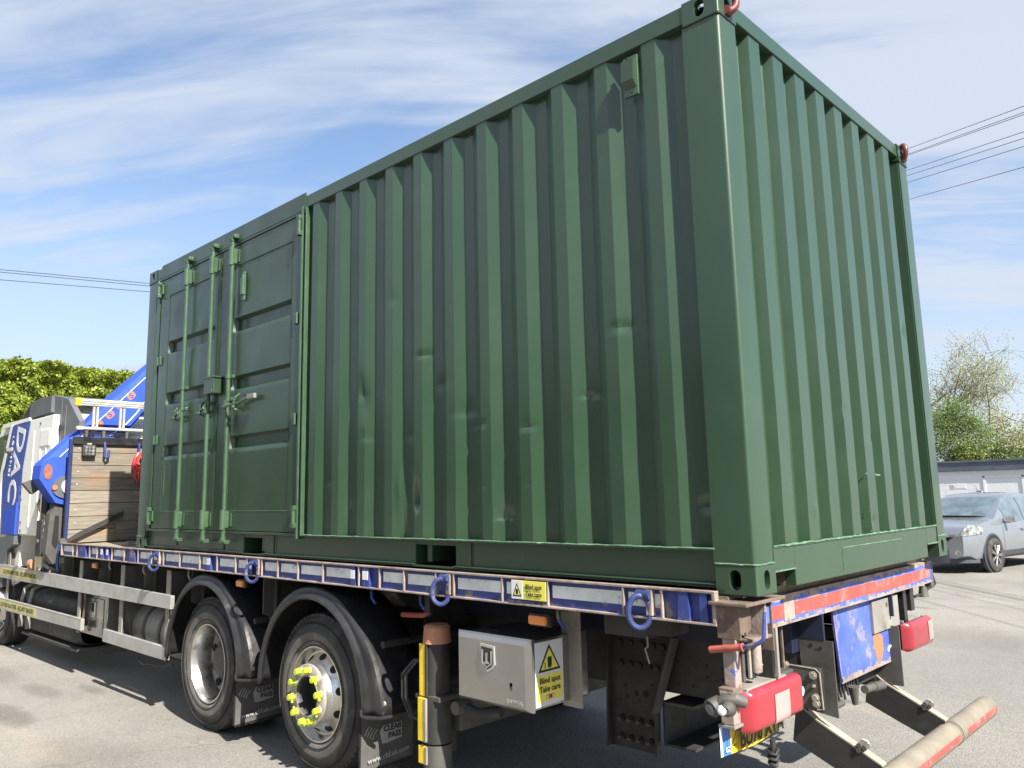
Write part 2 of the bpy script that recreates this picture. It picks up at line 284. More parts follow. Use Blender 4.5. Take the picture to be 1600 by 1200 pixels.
# ------------------------------------------------------------------ mesh builder
OFF = Vector((0, 0, 0))
class MB:
    def __init__(s): s.v = []; s.f = []; s.mi = []; s.sm = []; s.mats = []
    def mat(s, m):
        if m not in s.mats: s.mats.append(m)
        return s.mats.index(m)
    def add(s, vs, fs, m, smooth=False):
        o = len(s.v); k = s.mat(m)
        s.v += [tuple(v) for v in vs]
        for f in fs: s.f.append(tuple(i+o for i in f)); s.mi.append(k); s.sm.append(smooth)
        return s
    def box(s, a, b, m, bev=0, rot=None, piv=None):
        a, b = Vector(a), Vector(b); lo = Vector(map(min, a, b)); hi = Vector(map(max, a, b))
        c = (lo+hi)/2; h = (hi-lo)/2
        if bev:
            bev = min(bev, min(h)*.9)
            bm = bmesh.new(); bmesh.ops.create_cube(bm, size=2)
            for v in bm.verts: v.co = Vector((v.co.x*h.x, v.co.y*h.y, v.co.z*h.z))
            bmesh.ops.bevel(bm, geom=bm.edges[:], offset=bev, segments=2, affect='EDGES', profile=.6)
            vs = [v.co.copy() for v in bm.verts]; fs = [[v.index for v in f.verts] for f in bm.faces]; bm.free()
        else:
            vs = [Vector((x*h.x, y*h.y, z*h.z)) for x in (-1, 1) for y in (-1, 1) for z in (-1, 1)]
            fs = [(0, 1, 3, 2), (4, 6, 7, 5), (0, 4, 5, 1), (2, 3, 7, 6), (0, 2, 6, 4), (1, 5, 7, 3)]
        vs = [v+c for v in vs]
        if rot is not None:
            p = Vector(piv) if piv is not None else c
            q = rot if isinstance(rot, Matrix) else Euler(rot).to_matrix()
            vs = [q@(v-p)+p for v in vs]
        return s.add(vs, fs, m)
    def cyl(s, p0, p1, r, m, r1=None, seg=16, caps=True, smooth=True, inner=None):
        p0, p1 = Vector(p0), Vector(p1); r1 = r if r1 is None else r1
        d = (p1-p0).normalized(); u = d.orthogonal().normalized(); w = d.cross(u)
        A = [p0+(u*math.cos(t)+w*math.sin(t))*r for t in [2*math.pi*i/seg for i in range(seg)]]
        B = [p1+(u*math.cos(t)+w*math.sin(t))*r1 for t in [2*math.pi*i/seg for i in range(seg)]]
        s.add(A+B, [(i, (i+1) % seg, seg+(i+1) % seg, seg+i) for i in range(seg)], m, smooth)
        if caps:
            s.add(A, [tuple(range(seg))[::-1]], m); s.add(B, [tuple(range(seg))], m)
        return s
    def tube(s, pts, r, m, seg=8, closed=False):
        pts = [Vector(p) for p in pts]; n = len(pts); rings = []
        pu = None
        for i, p in enumerate(pts):
            if closed: d = (pts[(i+1) % n]-pts[i-1])
            else: d = pts[min(i+1, n-1)]-pts[max(i-1, 0)]
            d.normalize()
            u = d.orthogonal().normalized() if pu is None else (pu-d*pu.dot(d)).normalized()
            pu = u; w = d.cross(u); rr = r[i] if isinstance(r, (list, tuple)) else r
            rings.append([p+(u*math.cos(2*math.pi*k/seg)+w*math.sin(2*math.pi*k/seg))*rr for k in range(seg)])
        vs = [v for g in rings for v in g]; fs = []
        for i in range(n if closed else n-1):
            j = (i+1) % n
            for k in range(seg):
                k2 = (k+1) % seg; fs.append((i*seg+k, i*seg+k2, j*seg+k2, j*seg+k))
        if not closed: fs.append(tuple(range(seg))[::-1]); fs.append(tuple((n-1)*seg+k for k in range(seg)))
        return s.add(vs, fs, m, True)
    def lathe(s, prof, o, axis, m, seg=48, mats=None, smooth=True):
        """prof: (radius, distance along axis) list"""
        o = Vector(o); ax = Vector(axis).normalized(); u = ax.orthogonal().normalized(); w = ax.cross(u)
        for j in range(len(prof)-1):
            (r0, h0), (r1, h1) = prof[j], prof[j+1]; mm = mats[j] if mats else m
            vs = []
            for r_, h_ in ((r0, h0), (r1, h1)):
                for i in range(seg):
                    t = 2*math.pi*i/seg; vs.append(o+ax*h_+(u*math.cos(t)+w*math.sin(t))*r_)
            s.add(vs, [(i, (i+1) % seg, seg+(i+1) % seg, seg+i) for i in range(seg)], mm, smooth)
        return s
    def prism(s, poly, ax, a, b, m):
        """poly in the plane across axis ax (0: yz, 1: xz, 2: xy), from a to b"""
        def P(p, h):
            if ax == 0: return (h, p[0], p[1])
            if ax == 1: return (p[0], h, p[1])
            return (p[0], p[1], h)
        n = len(poly); vs = [P(p, a) for p in poly]+[P(p, b) for p in poly]
        fs = [tuple(range(n)), tuple(range(2*n-1, n-1, -1))]+[(i, n+i, n+(i+1) % n, (i+1) % n) for i in range(n)]
        return s.add(vs, fs, m)
    def grid(s, fn, nu, nv, m, smooth=True):
        vs = [fn(i/nu, j/nv) for i in range(nu+1) for j in range(nv+1)]
        fs = [(i*(nv+1)+j, (i+1)*(nv+1)+j, (i+1)*(nv+1)+j+1, i*(nv+1)+j+1) for i in range(nu) for j in range(nv)]
        return s.add(vs, fs, m, smooth)
    def build(s, name, parent=None, fix=True, sharp=.65):
        me = bpy.data.meshes.new(name)
        me.from_pydata([(v[0]-OFF.x, v[1]-OFF.y, v[2]-OFF.z) for v in s.v], [], s.f)
        for m in s.mats: me.materials.append(m)
        me.polygons.foreach_set('material_index', s.mi); me.polygons.foreach_set('use_smooth', s.sm)
        if fix:
            bm = bmesh.new(); bm.from_mesh(me)
            bmesh.ops.remove_doubles(bm, verts=bm.verts, dist=1e-5)
            bmesh.ops.recalc_face_normals(bm, faces=bm.faces)
            for e in bm.edges:
                if len(e.link_faces) == 2 and e.calc_face_angle(0) > sharp: e.smooth = False
            bm.to_mesh(me); bm.free()
        me.update()
        o = bpy.data.objects.new(name, me); COL.objects.link(o)
        if parent: o.parent = parent
        return o
def thing(name, label, cat, loc=(0, 0, 0), group=None):
    global OFF
    o = bpy.data.objects.new(name, None); COL.objects.link(o); o.location = loc; o.empty_display_size = .2
    o['label'] = label; o['category'] = cat
    if group: o['group'] = group
    OFF = Vector(loc); return o
def tag(o, label, cat, group=None):
    o['label'] = label; o['category'] = cat
    if group: o['group'] = group
    return o
def world():
    global OFF
    OFF = Vector((0, 0, 0))
def text(name, s, o, u, v, size, m, parent, ext=.0012, align='CENTER', sx=1, bold=0, spacing=1, shear=0, lsp=1, lift=.0015):
    cu = bpy.data.curves.new('txt', 'FONT'); cu.body = s; cu.size = 1; cu.extrude = .5; cu.align_x = align; cu.align_y = 'CENTER'
    cu.offset = bold; cu.space_character = spacing; cu.shear = shear; cu.space_line = lsp; cu.resolution_u = 3
    t = bpy.data.objects.new('txt', cu); COL.objects.link(t); dg = bpy.context.evaluated_depsgraph_get()
    me = bpy.data.meshes.new_from_object(t.evaluated_get(dg)); bpy.data.objects.remove(t); bpy.data.curves.remove(cu)
    u = Vector(u).normalized(); v = Vector(v); v = (v-u*v.dot(u)).normalized(); n = u.cross(v); o = Vector(o)-OFF
    for q in me.vertices:
        c = q.co; q.co = o+u*(c.x*size*sx)+v*(c.y*size)+n*(lift+(c.z+.5)*ext)
    me.name = name; me.materials.clear(); me.materials.append(m)
    ob = bpy.data.objects.new(name, me); COL.objects.link(ob); ob.parent = parent; return ob
def holed(mb, c, u, v, w, h, hw, hh, depth, m, min_=None, power=1., seg=24, hole_off=(0, 0)):
    """rectangle with an oval opening and its inner wall"""
    c, u, v = Vector(c), Vector(u), Vector(v); n = u.cross(v); out = []; inn = []
    for i in range(seg):
        t = 2*math.pi*(i+.5)/seg; a, b = math.cos(t), math.sin(t)
        k = 1/max(abs(a)/(w/2), abs(b)/(h/2)); out.append(c+u*a*k+v*b*k)
        # stadium: semicircle ends
        r = hw/2; st = hh/2-r; inn.append(c+u*(hole_off[0]+a*r)+v*(hole_off[1]+b*r+(st if b > 0 else -st)))
    for sgn in ((1, 1), (1, -1), (-1, -1), (-1, 1)):
        # move the rim point nearest each corner onto the corner
        cc = c+u*sgn[0]*w/2+v*sgn[1]*h/2; k = min(range(seg), key=lambda i: (out[i]-cc).length); out[k] = cc
    mb.add(out+inn, [(i, (i+1) % seg, seg+(i+1) % seg, seg+i) for i in range(seg)], m)
    back = [p-n*depth for p in inn]
    mb.add(inn+back, [(i, (i+1) % seg, seg+(i+1) % seg, seg+i) for i in range(seg)], m, True)

# ================================================================== setting
world()
g = MB()
nx, ny = 60, 60
def gfn(a, b):
    x = -700+1400*a; y = -700+1400*b; return (x, y, 0)
g.grid(gfn, 14, 14, M_ASPHALT, False)
o = g.build('ground', None, False); o['kind'] = 'structure'

# ================================================================== CONTAINER
Z0 = 1.30; CL = 6.058; CW = 2.438; CH = 2.591
cont = thing('shipping_container', 'freshly painted dark green corrugated shipping container with side doors loaded on the truck bed', 'shipping container', (CL/2, CW/2, Z0))
def flip(p, f):   # mirror helpers for the four corners
    return (CL-p[0] if f[0] else p[0], CW-p[1] if f[1] else p[1], p[2])
# corner castings
for fx in (0, 1):
    for fy in (0, 1):
        for top in (0, 1):
            m = MB(); za = Z0 if not top else Z0+CH-.118; zb = za+.118; zc = (za+zb)/2
            xo = CL if fx else 0; xi = CL-.178 if fx else .178; yo = CW if fy else 0; yi = CW-.162 if fy else .162
            sx_ = 1 if fx else -1; sy_ = 1 if fy else -1; e = .007
            # faces with oval openings, a bevelled corner between them
            holed(m, ((xo-sx_*e+xi)/2, yo, zc), (1, 0, 0) if not fy else (-1, 0, 0), (0, 0, 1), .171, .110, .050, .079, .03, M_GREEN, hole_off=(0, 0))
            holed(m, (xo, (yo-sy_*e+yi)/2, zc), (0, 1, 0) if fx else (0, -1, 0), (0, 0, 1), .155, .110, .048, .076, .03, M_GREEN)
            zz = (zb if top else za)
            holed(m, ((xo-sx_*e+xi)/2, (yo-sy_*e+yi)/2, zz), (1, 0, 0), (0, 1 if top else -1, 0), .171, .155, .062, .118, .03, M_GREEN)
            # rounded edges
            def arc(c, a, b, k): return [Vector(c)+Vector(a)*math.cos(t)+Vector(b)*math.sin(t) for t in [math.pi/2*i/k for i in range(k+1)]]
            for z_, dz_ in ((za+.004, 0),):
                A = arc((xo-sx_*e, yo-sy_*e, za+.004), (sx_*e, 0, 0), (0, sy_*e, 0), 4); B = [p+Vector((0, 0, .110)) for p in A]
                m.add(A+B, [(i, i+1, 6+i, 5+i) for i in range(4)], M_GREEN_LIGHT, True)
            for yy, a_, b_ in ((yo, (xi, xo-sx_*e), None),):
                for zed, s_ in ((za+.004, -1), (zb-.004, 1)):
                    m.add([(xi, yo, zed), (xo-sx_*e, yo, zed), (xo-sx_*e, yo-sy_*.004, zed+s_*.004), (xi, yo-sy_*.004, zed+s_*.004)], [(0, 1, 2, 3)], M_GREEN)
                    m.add([(xo, yi, zed), (xo, yo-sy_*e, zed), (xo-sx_*.004, yo-sy_*e, zed+s_*.004), (xo-sx_*.004, yi, zed+s_*.004)], [(0, 1, 2, 3)], M_GREEN)
            zq = za if top else zb
            m.box((xi, yi, zq+(.0015 if top else -.0015)), (xo-sx_*.004, yo-sy_*.004, zq+(.003 if top else -.003)), M_GREEN)
            m.box((xi, yi, za+.001), (xi+sx_*.004, yo-sy_*.004, zb-.001), M_GREEN); m.box((xi, yi, za+.001), (xo-sx_*.004, yi+sy_*.004, zb-.001), M_GREEN)
            m.build('corner_casting', cont)
# corner posts
for fx in (0, 1):
    for fy in (0, 1):
        m = MB(); za = Z0+.118+.004; zb = Z0+CH-.118-.004
        prof = [(.184, .002), (.02, .002)]+[(.002+.018*(1-math.sin(t)), .002+.018*(1-math.cos(t))) for t in [math.pi/2*i/5 for i in range(1, 6)]]+[(.002, .150), (.010, .150), (.010, .158), (.060, .158), (.060, .060), (.184, .060)]
        if not fx: prof = [(.180, .002)]+prof[1:-1]+[(.180, .060)]
        poly = [flip((a, b, 0), (fx, fy))[:2] for a, b in prof]
        m.prism(poly, 2, za, zb, M_GREEN)
        for k in range(len(m.f)): m.sm[k] = True
        m.build('corner_post', cont)
        # weld beads where the post meets the castings
        for zc in (za-.002, zb+.002):
            w = MB()
            pts = [flip(p, (fx, fy)) for p in [(.178, .001, zc), (.012, .001, zc), (.003, .003, zc), (.001, .012, zc), (.001, .155, zc)]]
            q = []
            for a, b in zip(pts[:-1], pts[1:]):
                for i in range(6):
                    p = Vector(a).lerp(Vector(b), i/6); q.append(p+Vector((0, 0, random.uniform(-.0012, .0012))))
            q.append(Vector(pts[-1])); w.tube(q, [.0042+random.uniform(-.001, .001) for _ in q], M_BEAD if zc < 2 else M_SEAM, 6); w.build('weld_bead', cont)
# bottom side rails with fork pockets
for side in (0, 1):
    m = MB(); s = 1 if not side else -1; y0 = .003 if not side else CW-.003
    segs = [(.178, 1.937), (2.250, 3.949), (4.292, 5.880)]
    zt = Z0+.170; zb = Z0+.034
    for a, b in segs:
        m.box((a, y0+s*.034, zb), (b, y0+s*.045, zt), M_GREEN, .003); m.box((a, y0, zb), (b, y0+s*.034, zb+.006), M_GREEN, .002)
    for a, b in ((1.937, 2.250), (3.949, 4.292)):
        m.box((a, y0+s*.030, zt-.022), (b, y0+s*.045, zt), M_GREEN)
    m.box((2.78, y0-s*.004, zt), (5.880, y0+s*.05, zt+.008), M_GREEN, .002)      # lip under the corrugation
    m.box((.178, y0+s*.012, zb-.012), (5.88, y0+s*.05, zb-.001), M_GREEN, .002)
    if not side:
        for a in (1.80, 2.40, 3.84, 4.42): m.box((a, y0+.0315, zb+.008), (a+.003, y0+.034, zt-.002), M_GREEN_LIGHT)
        for a, b in ((1.937, 2.25), (3.949, 4.292)):     # plates beside the pockets
            m.box((a-.14, y0+.028, zb+.007), (a, y0+.033, zt-.004), M_GREEN); m.box((b, y0+.028, zb+.007), (b+.12, y0+.033, zt-.004), M_GREEN)
        q = [(2.80+3.08*i/120, y0-.003, zt+.009+random.uniform(-.001, .002)) for i in range(121)]
        m.tube(q, [.003+random.uniform(0, .0022) for _ in q], M_BEAD, 5)
    m.build('bottom_side_rail', cont)
for a, b in ((1.937, 2.250), (3.949, 4.292)):
    m = MB(); m.box((a-.006, .05, Z0+.034), (a, CW-.05, Z0+.145), M_GREEN); m.box((b, .05, Z0+.034), (b+.006, CW-.05, Z0+.145), M_GREEN)
    m.box((a, .05, Z0+.143), (b, CW-.05, Z0+.148), M_GREEN); m.build('fork_pocket', cont)
m = MB(); m.box((.06, .06, Z0+.150), (CL-.06, CW-.06, Z0+.175), M_WOOD); m.build('container_floor', cont)
m = MB()
for k in range(18): m.box((.3+.31*k, .06, Z0+.05), (.34+.31*k, CW-.06, Z0+.149), M_GREEN)
o = m.build('floor_crossmembers', cont)
# end sills (rear one has openings beside the castings)
for fx in (1, 0):
    m = MB(); s = -1 if fx else 1; x0 = CL-.004 if fx else .004
    m.box((x0, .352, Z0+.012), (x0+s*.06, CW-.352, Z0+.172), M_GREEN, .004)
    for a, b in ((.162, .352), (CW-.352, CW-.162)): m.box((x0, a, Z0+.082), (x0+s*.06, b, Z0+.172), M_GREEN, .003)
    m.box((x0-s*.0, .155, Z0+.1725), (x0+s*.066, CW-.155, Z0+.180), M_GREEN, .002)
    if fx:
        q = [(x0+.001, .16+(CW-.32)*i/90, Z0+.182+random.uniform(-.001, .002)) for i in range(91)]
        m.tube(q, [.003+random.uniform(0, .003) for _ in q], M_BEAD, 5)
        q = [(x0+.001, .16+.19*i/10, Z0+.083) for i in range(11)]; m.tube(q, .004, M_BEAD, 5)
        q = [(x0+.001, CW-.16-.19*i/10, Z0+.083) for i in range(11)]; m.tube(q, .004, M_BEAD, 5)
        m.box((x0+.0005, .86, Z0+.135), (x0+.0022, 1.66, Z0+.1385), M_BEAD); m.box((x0+.0005, .86, Z0+.03), (x0+.0022, .8625, Z0+.137), M_BEAD)
        for yy in (.352, CW-.352): m.box((x0-.05, yy-.004, Z0+.012), (x0-.06-.25, yy+.004, Z0+.082), M_RUST)
    m.build('end_sill', cont)
# top rails
for side in (0, 1):
    m = MB(); s = 1 if not side else -1; y0 = .004 if not side else CW-.004
    m.box((.178, y0, Z0+CH-.098), (CL-.178, y0+s*.06, Z0+CH-.010), M_GREEN, .004)
    if not side:
        q = [(2.80+3.08*i/60, y0+.008, Z0+CH-.1) for i in range(61)]; m.tube(q, .0035, M_SEAM, 5)
    m.build('top_side_rail', cont)
for fx in (0, 1):
    m = MB(); s = -1 if fx else 1; x0 = CL-.006 if fx else .006
    m.box((x0, .162, Z0+CH-.090), (x0+s*.06, CW-.162, Z0+CH-.012), M_GREEN, .004); m.build('top_end_rail', cont)
# dents
def dent(x, z, lst):
    d = 0
    for (a, b, ra, rb, dp, kind) in lst:
        u = (x-a)/(ra*.75); v = (z-b)/(rb*.9); dp = dp*.85
        if abs(u) > 2.2 or abs(v) > 2.2: continue
        if kind == 'r': d += dp*math.exp(-u*u-v*v)
        else:                       # crease: sharp below, soft above
            vv = v*2.6 if v < 0 else v*.8
            d += dp*math.exp(-u*u)*math.exp(-vv*vv)
    return d
SD = [(3.44, 2.42, .06, .05, .016, 'c'), (3.46, 2.30, .05, .06, .020, 'r'), (3.50, 2.05, .05, .03, .010, 'c'), (3.82, 1.70, .05, .09, -.022, 'r'), (3.98, 1.62, .05, .06, .026, 'c'),
      (4.05, 2.48, .05, .03, .012, 'c'), (4.38, 2.08, .07, .02, .014, 'c'), (4.50, 2.06, .05, .02, .014, 'c'), (4.50, 1.97, .05, .015, .010, 'c'), (4.50, 1.83, .05, .02, .010, 'c'), (4.66, 1.62, .09, .04, .020, 'c'),
      (4.86, 2.06, .05, .02, .008, 'c'), (4.86, 1.80, .05, .02, .010, 'c'), (4.86, 2.40, .05, .02, .008, 'c'), (5.17, 2.37, .05, .018, .010, 'c'), (5.24, 2.25, .04, .018, .010, 'c'), (5.46, 2.41, .05, .02, .010, 'c'),
      (5.63, 2.55, .05, .05, .018, 'c'), (5.84, 1.66, .04, .02, .018, 'r'), (5.84, 1.56, .03, .02, .014, 'r'), (3.05, 1.75, .04, .04, .012, 'c'), (3.34, 1.74, .05, .03, .014, 'c'), (3.58, 1.74, .05, .02, .010, 'c'),
      (3.28, 1.60, .04, .05, .012, 'r'), (3.9, 2.1, .05, .03, .009, 'c'), (4.0, 1.98, .05, .02, .010, 'c'), (4.2, 2.3, .05, .03, .008, 'c'), (2.93, 2.3, .04, .05, .010, 'r'), (4.24, 1.78, .05, .02, .007, 'c'),
      (5.55, 3.25, .04, .09, -.008, 'r'), (4.95, 1.58, .04, .03, .006, 'r'), (3.75, 2.9, .05, .04, .006, 'c'), (4.65, 2.75, .05, .05, .007, 'r'), (5.3, 1.7, .05, .05, .005, 'r')]
_r = random.Random(41)
SD = [(a, b+_r.uniform(-.10, .10), ra*_r.uniform(.7, 1.5), rb*_r.uniform(.6, 2.2), d*_r.uniform(.35, 1.35), k) for a, b, ra, rb, d, k in SD if _r.random() < .82]
def corrugated(name, pts, z0, z1, mp, dents, mtl, rows=150):
    """pts: (along, depth) profile; mp maps (along, depth, z) to the world"""
    P = []
    for (a, b), (c, d) in zip(pts[:-1], pts[1:]):
        k = max(1, int(math.ceil(math.hypot(c-a, d-b)/.018)))
        for i in range(k): P.append((a+(c-a)*i/k, b+(d-b)*i/k))
    P.append(pts[-1]); vs = []; n = len(P); wob = [noise.noise(Vector((a*3, 1, 0)))*.002 for a, b in P]
    for r in range(rows+1):
        z = z0+(z1-z0)*r/rows
        for i, (a, b) in enumerate(P):
            d = b+wob[i]+.0022*noise.noise(Vector((a*2.2, z*1.7, 3)))+.0016*max(0, 2.6-z)*noise.noise(Vector((a*9, z*6, 13)))+dent(a, z, dents)
            vs.append(mp(a+.0012*noise.noise(Vector((z*3, a*1.5, 9)))+.0030*max(0, min(1, 2.7-z))*noise.noise(Vector((z*7, a*5, 19))), d, z))
    fs = [(r*n+i, r*n+i+1, (r+1)*n+i+1, (r+1)*n+i) for r in range(rows) for i in range(n-1)]
    m = MB(); m.add(vs, fs, mtl, True); return m
P0 = 2.987; PP = .2807
prof = [(2.77, .044)]
for k in range(11):
    xe = P0+PP*k
    prof += [(xe-.070-.073, .008), (xe-.070, .008), (xe, .044), (xe+.069, .044)]
prof = prof[:-1]+[(5.90, .044)]
m = corrugated('w', prof, Z0+.172, Z0+CH-.085, lambda a, d, z: (a, d, z), SD, M_GREEN)
for xx in (4.863, 3.455): m.box((xx, .0425, Z0+.18), (xx+.005, .0405, Z0+CH-.10), M_GREEN)     # sheet seams
m.build('corrugated_side_wall', cont, True, .30)
m = MB(); q = [(5.864+.002*math.sin(i*.7), .046-.006, Z0+.16+2.30*i/220) for i in range(221)]
m.tube(q, [.004+random.uniform(0, .002) for _ in q], M_SEAM, 5); m.build('weld_seam', cont)
# far side wall, front wall, roof
prof = [(.17, .044)]
k = 0
while .25+PP*k < CL-.45:
    xe = .40+PP*k; prof += [(xe-.143, .008), (xe-.070, .008), (xe, .044), (xe+.069, .044)]; k += 1
prof += [(CL-.17, .044)]
corrugated('w', prof, Z0+.172, Z0+CH-.085, lambda a, d, z: (a, CW-d, z), [], M_GREEN, 20).build('corrugated_side_wall', cont, False)
# end wall
prof = [(.155, .060), (.283, .060)]
for k in range(8):
    ya = .301+.246*k; prof += [(ya, .014), (ya+.106, .014), (ya+.124, .060), (ya+.228, .060)]
prof = prof[:-1]+[(CW-.155, .060)]
ED = [(.72, 1.68, .03, .04, .012, 'r'), (.62, 1.62, .03, .03, -.008, 'r'), (1.05, 2.1, .03, .03, .006, 'r'), (2.08, 2.62, .03, .05, .014, 'c'), (1.38, 1.96, .03, .03, .006, 'c'), (1.95, 1.85, .03, .03, .007, 'r'),
      (.9, 2.4, .04, .05, .005, 'r'), (.45, 1.9, .04, .06, -.004, 'r'), (1.32, 1.55, .03, .02, .012, 'r')]
m = corrugated('w', prof, Z0+.172, Z0+CH-.080, lambda a, d, z: (CL-d, a, z), ED, M_GREEN)
# patch marks with pale chipped paint
m.box((CL-.0125, 1.255, Z0+.480), (CL-.0105, 1.275, Z0+.486), M_BEAD); m.box((CL-.058, 1.39, Z0+.476), (CL-.0105, 1.402, Z0+.483), M_BEAD); m.box((CL-.0125, 1.402, Z0+.472), (CL-.0105, 1.46, Z0+.480), M_BEAD)
for zz in (0, 5, 6, 11): m.box((CL-.0125, 1.262+random.uniform(-.002, .002), Z0+.19+zz*.02), (CL-.0108, 1.265, Z0+.19+zz*.02+random.uniform(.002, .012)), M_BEAD)
m.build('corrugated_end_wall', cont, True, .30)
corrugated('w', prof, Z0+.172, Z0+CH-.080, lambda a, d, z: (d, a, z), [], M_GREEN, 20).build('corrugated_end_wall', cont, False)
m = MB()
vs = []; n = 0; pr = [(.06, 0)]
x = .2
while x < CL-.25: pr += [(x, 0), (x+.03, -.018), (x+.12, -.018), (x+.15, 0)]; x += .21
pr += [(CL-.06, 0)]
for a, b in pr: vs += [(a, .06, Z0+CH-.02+b), (a, CW-.06, Z0+CH-.02+b)]
m.add(vs, [(2*i, 2*i+1, 2*i+3, 2*i+2) for i in range(len(pr)-1)], M_GREEN); m.build('corrugated_roof', cont, False)
# header plate over the doors, raised a little above the rail
m = MB(); poly = [(.285, Z0+CH-.115), (.285, Z0+CH-.02), (.30, Z0+CH+.006), (2.762, Z0+CH+.012), (2.762, Z0+CH-.115)]
m.prism(poly, 1, -.004, .003, M_GREEN2)
m.box((.20, -.002, Z0+CH-.135), (2.765, .045, Z0+CH-.116), M_GREEN2, .002)
m.build('door_header', cont)
# jambs
m = MB()
m.box((.181, .004, Z0+.172), (.262, .05, Z0+CH-.098), M_GREEN2, .003); m.box((.262, .03, Z0+.19), (.285, .05, Z0+CH-.12), M_BLACK)
m.build('door_jamb', cont)
m = MB()
m.box((2.715, -.010, Z0+.150), (2.735, .05, Z0+CH-.085), M_GREEN_LIGHT, .003); m.box((2.735, .010, Z0+.172), (2.765, .05, Z0+CH-.098), M_GREEN2, .003)
m.box((2.765, -.006, Z0+.172), (2.779, .05, Z0+CH-.098), M_GREEN_LIGHT, .003); m.box((2.779, .038, Z0+.172), (2.79, .05, Z0+CH-.098), M_GREEN)
m.build('door_jamb', cont)
m = MB(); m.box((.26, -.004, Z0+.172), (2.73, .04, Z0+.188), M_GREEN2, .003); m.build('door_sill', cont)
for a, b, c, e in ((.30, .78, .055, .13), (1.18, 1.62, .04, .11)):
    m = MB(); m.box((a, .030, Z0+c), (b, .036, Z0+e), M_GREEN2); m.build('sill_plate', cont)
m = m
